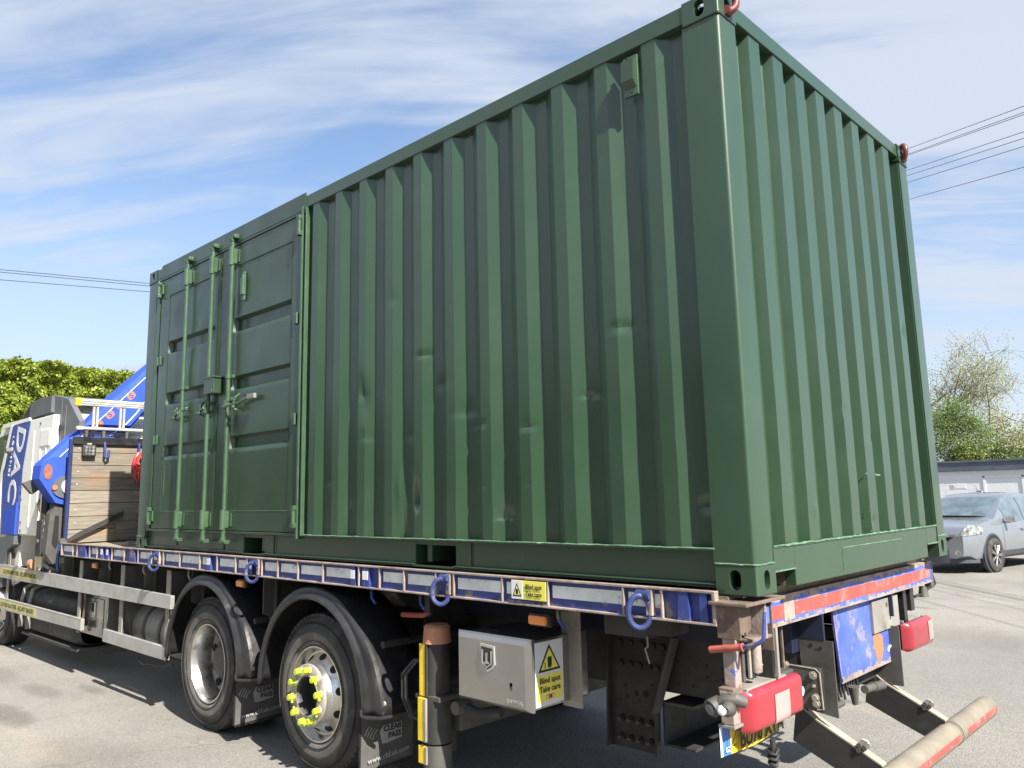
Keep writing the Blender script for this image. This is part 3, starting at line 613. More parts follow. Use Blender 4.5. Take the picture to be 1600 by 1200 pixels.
# doors
def door(xa, xb, pa, pb, rods, lockdir):
    m = MB(); zb, zt = Z0+.193, Z0+CH-.138; yf = .006
    # stiles and rails
    m.box((xa, yf, zb), (pa, yf+.05, zt), M_GREEN2, .003); m.box((pb, yf, zb), (xb, yf+.05, zt), M_GREEN2, .003)
    m.box((pa, yf+.001, 3.585), (pb, yf+.05, zt), M_GREEN2, .002); m.box((pa, yf+.001, zb), (pb, yf+.05, 1.640), M_GREEN2, .002)
    # pressed panel
    pts = [(1.640, .004)]
    for (a, b) in ((2.112, 2.212), (2.572, 2.680), (3.037, 3.150)):
        pts += [(a-.004, .004), (a, .006), (a+.020, .044), (b-.016, .044), (b+.004, .004)]
    pts += [(3.585, .004)]
    vs = []; rows = []
    for (z0, d0), (z1, d1) in zip(pts[:-1], pts[1:]):
        k = max(1, int(abs(z1-z0)/.03))
        rows += [(z0+(z1-z0)*i/k, d0+(d1-d0)*i/k) for i in range(k)]
    rows.append(pts[-1]); nx_ = 24; e = .016
    for z, d in rows:
        for i in range(nx_+1):
            t = i/nx_; x = pa+(pb-pa)*t; edge = min(x-pa, pb-x); dd = .004+(d-.004)*min(1, edge/e)
            if i in (1, nx_-1) : x = pa+e if i == 1 else pb-e; dd = d
            bulge = -.006*math.exp(-((x-(pa+pb)/2)/.18)**2-((z-2.80)/.12)**2)+.003*noise.noise(Vector((x*3, z*2, 5)))
            vs.append((x, yf+dd+bulge*min(1, edge/.05), z))
    w = nx_+1; m.add(vs, [(r*w+i, r*w+i+1, (r+1)*w+i+1, (r+1)*w+i) for r in range(len(rows)-1) for i in range(nx_)], M_GREEN2, True)
    for z_ in (3.583, 1.641): m.box((pa, yf-.0015, z_-.002), (pb, yf+.001, z_+.002), M_BEAD if z_ < 2 else M_SEAM)
    for x_ in (pa, pb): m.box((x_-.0015, yf-.0012, 1.64), (x_+.0015, yf+.001, 3.585), M_SEAM)
    d_ = m.build('container_door', cont)
    # gasket
    g_ = MB()
    for a, b in (((xa-.008, .018, zb-.006), (xa, .04, zt+.006)), ((xb, .018, zb-.006), (xb+.008, .04, zt+.006))): g_.box(a, b, M_BLACK)
    g_.box((xa, .018, zt), (xb, .04, zt+.006), M_BLACK); g_.box((xa, .018, zb-.006), (xb, .04, zb), M_BLACK); g_.build('door_gasket', d_)
    for x in rods:
        r = MB(); y = -.028
        r.cyl((x, y, 1.43), (x, y, 3.80), .0165, M_GREEN_LIGHT, seg=14)
        for z in (1.575, 3.66):       # guide brackets
            r.box((x-.028, y-.016, z-.062), (x+.022, yf, z+.062), M_GREEN_LIGHT, .006)
            r.cyl((x, y-.008, z-.075), (x, y-.008, z+.075), .0225, M_GREEN_LIGHT, seg=12)
            r.box((x+.022, .0, z-.05), (x+.062, yf, z+.05), M_GREEN_LIGHT, .002); r.box((x+.036, -.001, z-.036), (x+.040, .0005, z+.036), M_BLACK)
        for z in (2.50, 2.68, 3.04):
            if z == 3.04: continue
            r.cyl((x, y, z-.016), (x, y, z+.016), .023, M_GREEN_LIGHT, seg=12); r.box((x, -.022, z-.012), (x+.045, yf, z+.012), M_GREEN_LIGHT, .002)
        for z, s in ((1.425, -1), (3.805, 1)):   # cams and keepers
            r.cyl((x, y, z-.022), (x, y, z+.022), .022, M_GREEN_LIGHT, seg=10)
            r.box((x-.046, y-.014, z+s*.014-.011), (x+.046, y+.012, z+s*.014+.011), M_GREEN_LIGHT, .004)
            r.box((x-.052, -.036, z-.002), (x-.036, .0, z+.030*s), M_GREEN_LIGHT, .003); r.box((x+.036, -.036, z-.002), (x+.052, .0, z+.030*s), M_GREEN_LIGHT, .003)
            r.cyl((x+.01, y-.016, z+s*.014), (x+.01, y-.02, z+s*.014), .006, M_BLACK, seg=8)
        r.build('lock_rod', d_)
        h = MB(); zc = 2.455
        sgn = lockdir
        h.box((x-.014, y-.03, zc-.035), (x+.014, y-.01, zc+.035), M_GREEN_LIGHT, .003)
        if sgn > 0:
            h.tube([(x, y-.035, zc-.02), (x+.10, y-.03, zc-.008), (x+.16, -.02, zc+.0), (x+.28, -.03, zc+.022), (x+.40, -.028, zc+.032)], [.014, .010, .012, .013, .013], M_GREEN_LIGHT, 8)
            h.box((x+.33, -.046, zc+.012), (x+.44, -.022, zc+.050), M_ALU_DIRTY, .006)
            hx = x+.145
        else:
            h.tube([(x, y-.03, zc+.01), (x-.06, y-.02, zc), (x-.15, -.024, zc-.012), (x-.22, -.028, zc-.018)], [.012, .011, .010, .009], M_GREEN_LIGHT, 8)
            hx = x-.085
        h.tube([(hx, -.006, zc-.055), (hx-.015, -.04, zc-.04), (hx, -.055, zc), (hx+.012, -.045, zc+.045), (hx, -.006, zc+.075)], .009, M_GREEN_LIGHT, 8)
        h.cyl((hx, -.05, zc-.03), (hx, -.066, zc-.03), .014, M_GREEN_LIGHT, seg=10); h.cyl((hx+.004, -.05, zc+.03), (hx+.004, -.062, zc+.03), .012, M_GREEN_LIGHT, seg=10)
        h.build('lock_handle', d_)
    # hinges
    hx = xa if lockdir < 0 else xb
    for z, big in ((1.60, 1), (2.27, 0), (2.99, 0), (3.665, 1)):
        h = MB(); s = -1 if lockdir < 0 else 1; e = .075 if big else .04
        if big:
            h.cyl((hx+s*.004, -.022, z-e), (hx+s*.004, -.022, z+e), .015, M_GREEN_LIGHT, seg=10)
            h.box((hx-s*.055, -.010, z-.045), (hx, .004, z+.045), M_GREEN_LIGHT, .003)
            h.box((hx-s*.02, -.034, z-e), (hx+s*.022, .0, z-e+.032), M_GREEN_LIGHT, .004); h.box((hx-s*.02, -.034, z+e-.032), (hx+s*.022, .0, z+e), M_GREEN_LIGHT, .004)
        else:
            h.box((hx-s*.075, -.010, z-e), (hx-s*.025, .004, z+e), M_GREEN_LIGHT, .004); h.cyl((hx-s*.022, -.012, z-e), (hx-s*.022, -.012, z+e), .009, M_GREEN_LIGHT, seg=8)
        h.build('door_hinge', d_)
    return d_
dl = door(.292, 1.478, .474, 1.40, (.905, 1.385), -1)
dr = door(1.490, 2.708, 1.700, 2.585, (1.725,), 1)
m = MB(); m.box((1.40, -.075, 2.565), (1.565, .004, 2.705), M_GREEN2, .006); m.box((1.39, -.082, 2.69), (1.575, -.0, 2.703), M_GREEN2, .004); m.box((1.535, -.0765, 2.58), (1.545, -.074, 2.60), M_BEAD)
m.build('lock_box', dl)
m = MB(); m.box((1.86, -.028, 3.31), (1.905, .004, 3.47), M_GREEN_LIGHT, .006); m.box((1.862, -.012, 3.27), (1.90, .004, 3.50), M_GREEN_LIGHT, .003); m.box((1.87, -.03, 3.455), (1.89, -.027, 3.465), M_BLACK); m.build('door_catch', dr)
m = MB()
for a, b in (((.52, 0, 1.78), (.522, .0105, 2.02)), ((.66, 0, 1.78), (.662, .0105, 2.02)), ((.52, 0, 1.78), (.662, .0105, 1.782)), ((.52, 0, 2.018), (.662, .0105, 2.02))): m.box((a[0], .0082, a[2]), b, M_BEAD)
m.build('plate_outline', dl)
# ventilator box under the top rail
m = MB(); m.box((5.552, -.004, 3.555), (5.630, .010, 3.755), M_GREEN_LIGHT, .003)
m.prism([(3.600, -.006), (3.735, -.006), (3.735, -.038), (3.628, -.046), (3.600, -.010)][::-1], 0, 5.557, 5.624, M_GREEN2) if False else None
vv = [(5.557, -.004, 3.590), (5.624, -.004, 3.590), (5.624, -.034, 3.622), (5.557, -.034, 3.622), (5.557, -.030, 3.728), (5.624, -.030, 3.728), (5.624, -.004, 3.740), (5.557, -.004, 3.740)]
m.add(vv, [(0, 1, 2, 3), (3, 2, 5, 4), (4, 5, 6, 7), (0, 3, 4, 7), (1, 6, 5, 2)], M_GREEN2)
m.cyl((5.592, -.004, 3.575), (5.592, -.012, 3.575), .007, M_GREEN, seg=10); m.cyl((5.575, -.004, 3.748), (5.575, -.010, 3.748), .006, M_BLACK, seg=8)
m.build('vent_cover', cont)

# red lifting shackles hooked in the two rear top castings
for lab, yb, s in (('dark red shackle in the near rear top corner of the green container', .08, 1), ('dark red shackle in the far rear top corner of the green container', CW-.085, -1)):
    world(); c = Vector((CL-.004, yb, Z0+CH-.052)); m = MB()
    q = []
    for i in range(17):
        t = -1.25+4.2*i/16; q.append(c+Vector((.012+.026*math.cos(t-.4), s*.026*math.cos(t-.4), .010+.044*math.sin(t-.4))))
    m.tube(q, .0165, M_REDSHACKLE, 10); m.cyl(q[0]-Vector((0, .02, 0)), q[0]+Vector((0, .02, 0)), .02, M_REDSHACKLE, seg=12)
    tag(m.build('lifting_shackle'), lab, 'shackle', 'shackles in the top corner castings of the container')

# ================================================================== TRUCK
world()
truck = thing('flatbed_truck', 'dusty blue and white flatbed crane truck carrying the green container', 'truck', (1.5, 1.22, 0))
# ---- cab
XC = -2.62
cab = None
m = MB()
side = [(-5.35, 1.30), (-5.30, 1.95), (-5.05, 2.62), (-4.95, 2.76), (-2.62, 2.76), (-2.62, 1.36), (-3.68, 1.36), (-3.72, .98), (-4.78, .98), (-4.80, 1.30)]
m.prism(side[:10], 1, .05, 2.39, M_CABWHITE)
cab = m.build('cab', truck)
# white rear corner panel with pressed flutes
m = MB()
m.box((-3.66, .0, 1.37), (-2.60, .05, 2.76), M_CABWHITE, .012)
for x in (-3.30, -3.02, -2.80): m.box((x, -.008, 1.46), (x+.035, .01, 2.62), M_CABWHITE, .007)
m.box((-3.0, -.012, 2.40), (-2.66, .01, 2.60), M_CABWHITE, .01)
m.build('cab_rear_panel', cab)
for x, z in ((-3.55, 2.68), (-3.05, 2.69), (-3.57, 2.62), (-3.64, 1.95), (-3.62, 1.80), (-3.58, 1.52), (-3.56, 1.42)):
    m = MB(); m.cyl((x, .002, z), (x, -.010, z), .016, M_GREYPL, seg=10); m.build('panel_screw', cab)
m = MB(); m.prism([(-4.20, 2.74), (-3.46, 2.75), (-3.72, 1.95), (-3.75, 1.36), (-4.38, 1.36), (-4.52, 2.2)], 1, -.006, .0495, M_LIVERY); m.build('livery_panel', cab)
m = MB(); m.prism([(-4.28, 2.76), (-4.20, 2.76), (-4.55, 2.0), (-4.62, 1.36), (-4.72, 1.36), (-4.64, 2.1)], 1, -.009, .0495, M_CABWHITE); m.build('window_edge_trim', cab)
m = MB(); m.prism([(-5.02, 2.62), (-4.32, 2.66), (-4.70, 1.95), (-5.24, 1.9)], 1, -.003, .0495, M_GLASS); m.build('door_window', cab)
m = MB(); m.prism([(-4.72, 2.74), (-3.50, 2.76), (-3.55, 2.80), (-4.7, 2.80)], 1, .0, .4, M_CABWHITE); m.build('roof_gutter', cab)
m = MB(); m.prism([(-4.20, 1.66), (-3.72, 1.76), (-3.74, 1.37), (-4.24, 1.37), (-4.30, 1.56)], 1, -.022, -.0065, M_BLUE_CLEAN); m.build('lower_blue_panel', cab)
m = MB(); m.prism([(-4.9, 1.30), (-3.70, 1.352), (-3.70, 1.25), (-3.95, 1.18), (-4.05, 1.0), (-4.08, .72), (-4.9, .68)], 1, -.03, .3, M_GREYPL); m.build('step_fairing', cab)
uu = (-.20, 0, -1)
for ch, cx, cz, sz in (('D', -3.83, 2.545, .47), ('A', -3.94, 2.22, .47), ('C', -4.02, 1.90, .47)):
    text('cab_lettering', ch, (cx, -.006, cz), uu, (1, 0, -.2), sz, M_WHITE, cab, ext=.003, bold=.018, sx=1.0)
text('cab_lettering', 'LOGISTICS', (-4.17, -.006, 2.35), uu, (1, 0, -.2), .085, M_WHITE, cab, ext=.003, bold=.02, spacing=1.35)
# marker lamp on the window edge
m = MB(); m.cyl((-4.18, -.01, 2.42), (-4.18, -.07, 2.42), .05, M_GREYPL, r1=.03, seg=14); m.build('side_repeater', cab)
# roof and side air deflectors
m = MB(); m.prism([(-4.05, 2.765), (-3.72, 2.93), (-3.45, 2.995), (-3.20, 3.01), (-3.20, 2.80), (-3.55, 2.79)], 1, .02, .09, M_GREYPL)
m.prism([(-3.20, 2.80), (-3.20, 3.01), (-2.78, 3.0), (-2.78, 2.80)], 1, .02, .09, M_GREYPL)
m.prism([(-4.0, 2.77), (-3.60, 2.975), (-3.60, 2.79)], 1, .018, .0199, M_BLACK)
m.prism([(-3.72, 2.93), (-3.2, 3.01), (-2.78, 3.0), (-2.78, 2.97), (-3.2, 2.98), (-3.72, 2.90)], 1, .09, 2.35, M_GREYPL)
m.build('roof_deflector', cab)
m = MB()
vv = [(-2.98, .03, 1.60), (-2.98, .03, 2.985), (-2.78, .045, 3.005), (-2.45, .10, 2.93), (-2.22, .16, 2.66), (-2.20, .16, 1.60)]
n = len(vv); v2 = [(a+.03, b+.05, c) for a, b, c in vv]
m.add(vv+v2, [tuple(range(n)), tuple(range(2*n-1, n-1, -1))]+[(i, n+i, n+(i+1) % n, (i+1) % n) for i in range(n)], M_GREYPL)
m.box((-2.62, .075, 1.62), (-2.585, .105, 2.94), M_GREYPL, .005, rot=(0, 0, .16)); m.box((-2.50, .09, 1.62), (-2.48, .12, 2.86), M_GREYPL, .005, rot=(0, 0, .16))
m.cyl((-2.56, .068, 2.60), (-2.56, .062, 2.60), .045, M_BLACK, seg=14)
m.build('side_deflector', cab)
m = MB(); m.box((-2.61, .3, .95), (-2.55, 2.2, 2.7), M_CABWHITE, .01); m.build('cab_back_panel', cab)
for wx in (-4.35,): pass
# ---- chassis
for yy, s in ((.79, 1), (1.65, -1)):
    m = MB(); m.box((-5.0, yy, .67), (5.86, yy+s*.008, .955), M_CHASSIS); m.box((-5.0, yy, .947), (5.86, yy+s*.075, .955), M_CHASSIS); m.box((-5.0, yy, .67), (5.86, yy+s*.075, .678), M_CHASSIS)
    c = m.build('chassis_rail', truck)
    m = MB()
    if s > 0:
        rr = random.Random(3)
        for i in range(40):
            x = 4.75+ (i % 13)*.085; z = .72+.055*(i//13)+rr.uniform(-.004, .004)
            if rr.random() < .25: continue
            m.cyl((x, yy-.0015, z), (x, yy-.0005, z), .0085, M_BLACK, seg=10, smooth=False)
        o = m.build('rail_holes', c); o['kind'] = 'stuff'
m = MB(); m.box((-1.9, .72, .957), (5.84, .80, 1.14), M_BLUE_SHADED, .004); m.build('subframe_rail', truck)
m = MB(); m.box((-1.9, 1.64, .957), (5.84, 1.72, 1.14), M_BLUE_SHADED, .004); m.build('subframe_rail', truck)
for x in (-1.6, -.9, -.2, .5, 1.2, 2.3, 3.3, 4.1, 4.9, 5.6):
    m = MB(); m.box((x, .14, 1.142), (x+.07, 2.30, 1.20), M_BLUE_SHADED, .003); m.build('cross_bearer', truck)
# bed floor boards
for k in range(14):
    y0 = .0+.1743*k; m = MB(); m.box((-1.88, y0+.002, 1.262+random.uniform(-.001, .001)), (5.93, y0+.172, 1.296+random.uniform(-.0015, 0)), M_DECKWOOD, .003); m.build('deck_board', truck)
m = MB(); m.box((-1.88, -.028, 1.20), (5.93, 2.46, 1.260), M_CHASSIS); m.build('deck_plate', truck)
for x in (-.95,):
    m = MB(); m.box((x, .22, 1.297), (x+.16, .34, 1.318), M_RUSTY, .006); m.box((x+.05, .25, 1.318), (x+.11, .31, 1.34), M_RUSTY, .006); m.build('twist_lock', truck)
# ---- side rave: flanges, ribs, tape, rings
def raverail(yf, s, full):
    m = MB(); yb = yf+s*.030
    m.box((-1.84, yf, 1.308), (5.905, yb, 1.318), M_RUSTY, .002); m.box((-1.84, yf, 1.185), (5.905, yb, 1.194), M_RUSTY, .002)
    m.box((-1.84, yb-s*.006, 1.194), (5.90, yb+s*.002, 1.308), M_BLUE, 0); m.box((5.89, yf, 1.194), (5.905, yb, 1.308), M_RUSTY, .002); m.box((-1.84, yf, 1.194), (-1.828, yb, 1.308), M_RUSTY, .002)
    rl = m.build('side_rave', truck)
    ribs = [-1.485, -1.36, -1.0, -.80, -.415, -.118, .2, .49, .735, 1.05, 1.41, 1.70, 1.99, 2.16, 2.37, 2.584, 2.84, 3.134, 3.52, 3.724, 3.95, 4.225, 4.367, 4.725, 5.025, 5.459, 5.655]
    for x in ribs:
        r = MB(); r.box((x-.005, yf+s*.001, 1.194), (x+.005, yf+s*.013, 1.308), M_RUSTY, .002); r.build('rave_rib', rl)
    blocks = [(-1.31, -1.10), (-.70, -.64), (-.56, -.50), (.0, .135), (1.53, 1.60), (2.20, 2.24), (3.437, 3.486), (3.554, 3.625), (5.73, 5.785), (5.83, 5.868)]
    for a, b in blocks:
        r = MB(); wdt = b-a
        r.add([(a, yf+s*.004, 1.194), (b, yf+s*.004, 1.194), (b-.1*wdt, yf+s*.004, 1.308), (a+.1*wdt, yf+s*.004, 1.308), (a, yb, 1.194), (b, yb, 1.194), (b-.1*wdt, yb, 1.308), (a+.1*wdt, yb, 1.308)],
              [(0, 1, 2, 3), (0, 4, 5, 1), (1, 5, 6, 2), (3, 2, 6, 7), (0, 3, 7, 4)], M_BLUE)
        if wdt < .08 and s > 0 and a < 4: r.box((a+.1*wdt, yf+s*.002, 1.235), (b-.15*wdt, yf+s*.004, 1.285), M_TAPE)
        r.build('stake_pocket', rl)
    # reflective tape pieces on the web between the ribs
    ev = sorted(ribs+[-1.828, 5.66])
    for a, b in zip(ev[:-1], ev[1:]):
        if b-a < .16 or a > 5.6 or any(p < b-.02 and q > a+.02 for p, q in blocks): 
            if b-a < .22: continue
            blk = [(p, q) for p, q in blocks if p < b-.02 and q > a+.02]
            if blk and blk[0][0]-a > .12: b = blk[0][0]
            elif blk: a = blk[-1][1]
            if b-a < .12: continue
        if s < 0: continue
        r = MB(); r.box((a+.016, yb-s*.0075, 1.232), (b-.012, yb-s*.0062, 1.288), M_TAPE); r.build('reflective_strip', rl)
    for x in (.62, 2.29, 4.295, 5.56):
        if s < 0: continue
        r = MB(); q = []
        for i in range(20):
            t = 2*math.pi*i/20; q.append((x+.036*math.cos(t), yf-.022+.030*math.cos(t), 1.212+(.062 if math.sin(t) < 0 else .07)*math.sin(t)))
        r.tube(q, .0125, M_RINGBLUE, 8, closed=True)
        r.cyl((x-.02, yf-.004, 1.285), (x+.045, yf-.004, 1.285), .02, M_RINGBLUE, seg=12); r.build('lashing_ring', rl)
        r = MB(); r.box((x+.02, yf-.004, 1.2), (x+.05, yf+.03, 1.305), M_RUSTY, .002); r.build('ring_bracket', rl)
    return rl
rave = raverail(-.062, 1, True); raverail(2.502, -1, False)
# small blind spot sign on the rave
m = MB(); m.box((4.80, -.066, 1.215), (5.02, -.0625, 1.303), M_SIGNYELLOW, .001); m.box((4.80, -.0675, 1.216), (4.872, -.0662, 1.302), M_WHITE)
m.add([(4.808, -.0682, 1.228), (4.866, -.0682, 1.228), (4.837, -.0682, 1.292)], [(0, 1, 2)], M_INK); m.add([(4.817, -.0686, 1.234), (4.857, -.0686, 1.234), (4.837, -.0686, 1.280)], [(0, 1, 2)], M_SIGNYELLOW)
m.box((4.830, -.0692, 1.238), (4.845, -.0688, 1.262), M_INK)
sg = m.build('blind_spot_sign', rave)
text('sign_lettering', 'Blind spot\nTake care', (4.945, -.067, 1.259), (1, 0, 0), (0, 0, 1), .030, M_INK, rave, ext=.0008, lsp=1.12, sx=.86, bold=.018)
# drooping hooks and levers under the rave
for x in (-.55, .25, 1.15, 3.60, 4.05, 5.05):
    m = MB(); m.tube([(x, .01, 1.20), (x, -.02, 1.17), (x+.015, -.03, 1.13), (x+.05, -.03, 1.10)], .008, M_BLUE if x > 3 else M_ALU_DIRTY, 6); m.build('rope_hook', truck)
for x in (3.80,):
    m = MB(); m.tube([(x-.12, .15, 1.02), (x+.06, .15, 1.03), (x+.14, .15, 1.05)], [.016, .016, .010], M_REDPAINT, 8); m.box((x+.10, .14, 1.03), (x+.14, .17, 1.18), M_CHASSIS, .003); m.build('twist_lock_lever', truck)
# marker lamps
for x0, x1 in ((4.86, 4.97), (1.93, 2.03), (-1.03, -.93)):
    m = MB(); m.box((x0-.01, .0, 1.085), (x1+.01, .03, 1.145), M_PLASTIC, .006); m.box((x0, -.022, 1.093), (x1, .004, 1.138), M_AMBER, .012); m.build('side_marker_lamp', truck)
# ---- wheels
def wheel(xc, yo, s, kind, parent, name='wheel'):
    zc = .49; o = (xc, yo, zc); A = (0, s, 0)   # A points inboard
    if kind == 'tag':
        prof = [(.295, .020), (.290, .006), (.282, .006), (.276, .022), (.268, .045), (.258, .095), (.250, .16), (.205, .178), (.15, .182), (.0, .182)]
        mats = [M_CHROME]*6+[M_ALU_DIRTY, M_CHASSIS_L, M_CHASSIS_L]
    else:
        prof = [(.295, .020), (.290, .006), (.282, .006), (.276, .022), (.262, .045), (.255, .060), (.245, .062), (.205, .012), (.190, -.035), (.185, -.035)]
    m = MB(); m.lathe(prof, o, A, M_CHROME, 64, mats=mats if kind == 'tag' else None); wh = m.build(name, parent)
    t = MB(); tp = [(.296, .018), (.305, .008), (.33, .0), (.375, -.006), (.41, .002), (.435, .014), (.452, .020), (.470, .034), (.484, .050), (.488, .062), (.488, .25), (.470, .276), (.40, .300), (.31, .29), (.296, .28)]
    mt = [M_TYRE_L]*3+[M_TYRE]*12
    t.lathe(tp, o, A, M_TYRE, 72, mats=mt[:len(tp)-1])
    for rr_ in (.322, .438):
        t.lathe([(rr_-.002, .0), (rr_, -.007 if rr_ < .4 else .010), (rr_+.004, .004)], o, A, M_TYRE, 72)
    t.build('tyre', wh)
    g_ = MB()       # tread shoulder blocks
    for i in range(64):
        a = 2*math.pi*i/64; M_ = Matrix.Rotation(a, 3, 'Y')
        for d0, d1 in ((.035, .085), (.10, .145), (.16, .205), (.22, .265)):
            off = .5*(2*math.pi/64) if d0 in (.10, .22) else 0; M2 = Matrix.Rotation(a+off, 3, 'Y')
            c = [Vector((x, yo+s*d, z)) for x in (-.019, .019) for d in (d0, d1) for z in (.472, .4905 if d0 > .05 and d1 < .25 else .4885)]
            vs = [Vector((xc, 0, zc))+M2@Vector((v.x, 0, v.z))+Vector((0, v.y, 0)) for v in c]
            g_.add(vs, [(0, 1, 3, 2), (4, 6, 7, 5), (0, 4, 5, 1), (2, 3, 7, 6), (1, 5, 7, 3)], M_TYRE)
    o_ = g_.build('tread_blocks', wh, False); o_['kind'] = 'stuff'
    if kind == 'tag':
        h = MB(); h.lathe([(.13, .181), (.13, .13), (.10, .10), (.0, .10)], o, A, M_CHASSIS_L, 32); h.build('hub', wh)
        for i in range(10):
            a = 2*math.pi*(i+.5)/10
            x = xc+.222*math.cos(a); z = zc+.222*math.sin(a); d = Vector((math.cos(a), 0, math.sin(a)))
            n_ = MB(); n_.cyl((x, yo+s*.166, z), (x, yo+s*.160, z), .030, M_BLACK, seg=16); n_.build('hand_hole', wh)
    else:
        h = MB(); h.lathe([(.190, -.034), (.190, -.050), (.182, -.056), (.130, -.056), (.125, -.060), (.118, -.058), (.112, -.04), (.105, .03), (.0, .035)], o, A, M_DIAL, 40,
                          mats=[M_HUBDUST, M_HUBDUST, M_HUBDUST, M_HUBDUST, M_HUBDUST, M_CHASSIS_L, M_CHASSIS, M_CHASSIS]); h.build('hub', wh)
        for i in range(10):
            a = 2*math.pi*i/10+.18; ca, sa = math.cos(a), math.sin(a)
            # hand holes through the sloping disc
            n_ = MB(); nrm = Vector((ca*.78, -s*.63, sa*.78)); p = Vector((xc+.226*ca, yo+s*.037, zc+.226*sa))
            n_.cyl(p-nrm*.001+Vector((0, 0, 0)), p+nrm*.0022, .0255, M_BLACK, seg=16, smooth=False); n_.build('hand_hole', wh)
            x, z = xc+.157*ca, zc+.157*sa
            k = MB(); k.cyl((x, yo-s*.055, z), (x, yo-s*.062, z), .030, M_ALU, seg=14); k.cyl((x, yo-s*.060, z), (x, yo-s*.098, z), .0215, M_YELLOWCAP, r1=.0185, seg=6, smooth=False)
            b_ = a+random.choice((-1, 1))*1.5+random.uniform(-.4, .4)
            k.box((x-.012+.024*math.cos(b_), yo-s*.066, z-.007+.024*math.sin(b_)), (x+.012+.024*math.cos(b_), yo-s*.078, z+.007+.024*math.sin(b_)), M_YELLOWCAP, .003, rot=(0, -b_, 0))
            k.build('wheel_nut_cap', wh)
    return wh
wheel(1.47, .0, 1, 'tag', truck); wheel(2.975, .0, 1, 'steer', truck)
wheel(1.47, 2.44, -1, 'tag', truck); wheel(2.975, 2.44, -1, 'steer', truck)
wheel(-4.25, .02, 1, 'steer', truck); wheel(-4.25, 2.42, -1, 'steer', truck)
m = MB()
for x in (1.47, 2.975, -4.25): m.cyl((x, .25, .49), (x, 2.19, .49), .085, M_CHASSIS, seg=16)
for x in (1.47, 2.975): m.cyl((x, 1.22, .49), (x, 1.22, .49), .2, M_CHASSIS, seg=16) if False else m.lathe([(0, -.2), (.14, -.17), (.19, 0), (.14, .17), (0, .2)], (x, 1.22, .49), (0, 1, 0), M_CHASSIS, 20)
m.build('axles', truck)
# inner twin tyres behind the first outer wheel
for y0, y1 in ((.33, .60), (1.84, 2.11)):
    m = MB(); m.lathe([(.28, 0), (.40, -.01), (.47, .03), (.488, .05), (.488, .22), (.47, .25), (.40, .27), (.28, .26)], (1.47, y0, .49), (0, 1, 0), M_TYRE, 48); m.build('inner_tyre', truck)
# ---- mudguards
def mudguard(xc, a0, a1, flare, yf, s, lipdust=True):
    zc = .49; m = MB(); nseg = 40
    def pt(t, r, y): return (xc+r*math.cos(t), y, zc+r*math.sin(t))
    # cross section: inner lip -> rounded bead -> outer shell -> inboard
    sec = [(.588, .012), (.585, -.006), (.592, -.018), (.608, -.022), (.618, -.012), (.630, .004), (.655, .010), (.668, .022), (.672, .05), (.672, .36)]
    def fn(u, v):
        t = a0+(a1-a0)*u; k = v*(len(sec)-1); i = min(int(k), len(sec)-2); f = k-i
        r = sec[i][0]*(1-f)+sec[i+1][0]*f; y = sec[i][1]*(1-f)+sec[i+1][1]*f
        q = max(0, (.75-t)/1.1) if flare else 0        # flares outwards down the rear side
        r += q*.10*max(0, (r-.60)/.07); w_ = 1+q*.25
        x, yy, z = pt(t, r, y); return (x, yf+s*yy, z)
    m.grid(fn, nseg, 27, M_PLASTIC); 
    o = m.build('mudguard', truck); md = o.modifiers.new('t', 'SOLIDIFY'); md.thickness = .006
    return o
for xc in (1.47, 2.975):
    mudguard(xc, math.pi+.02, -.02, True, -.045, 1); mudguard(xc, math.pi+.02, -.02, False, 2.485, -1)
    # tail plate of the guard and its lower lip
    m = MB(); m.prism([(xc+.59, .475), (xc+.70, .475), (xc+.775, .475), (xc+.70, .70), (xc+.635, .82), (xc+.60, .62)], 1, -.036, .0, M_PLASTIC) if False else None
    m.tube([(xc+.586, -.058, .50), (xc+.596, -.060, .468), (xc+.64, -.055, .462), (xc+.73, -.02, .470), (xc+.775, .02, .478)], [.013, .014, .013, .012, .010], M_PLASTIC, 8); m.build('mudguard_lip', truck)
    m = MB(); m.box((xc+.535, .0, .44), (xc+.56, .36, .50), M_PLASTIC, .004); m.build('flap_clamp', truck)
    m = MB(); m.cyl((xc+.73, -.012, .545), (xc+.73, .0, .545), .014, M_BOLT, seg=10); m.build('guard_bolt', truck)
    # dark inner plate between wheel and chassis
    m = MB(); m.box((xc+.64, .36, .50), (xc+.66, .78, 1.12), M_PLASTIC, .003); m.box((xc-.62, .37, 1.02), (xc+.62, .39, 1.16), M_PLASTIC, .003); m.build('splash_plate', truck)
    m = MB(); m.tube([(xc-.0, .40, 1.10), (xc+.0, .10, 1.175)], .02, M_CHASSIS, 8); m.build('guard_stay', truck); m = MB(); m.tube([(xc+.68, .78, .86), (xc+.68, .02, .86)], .021, M_CHASSIS, 8); m.build('guard_stay', truck)
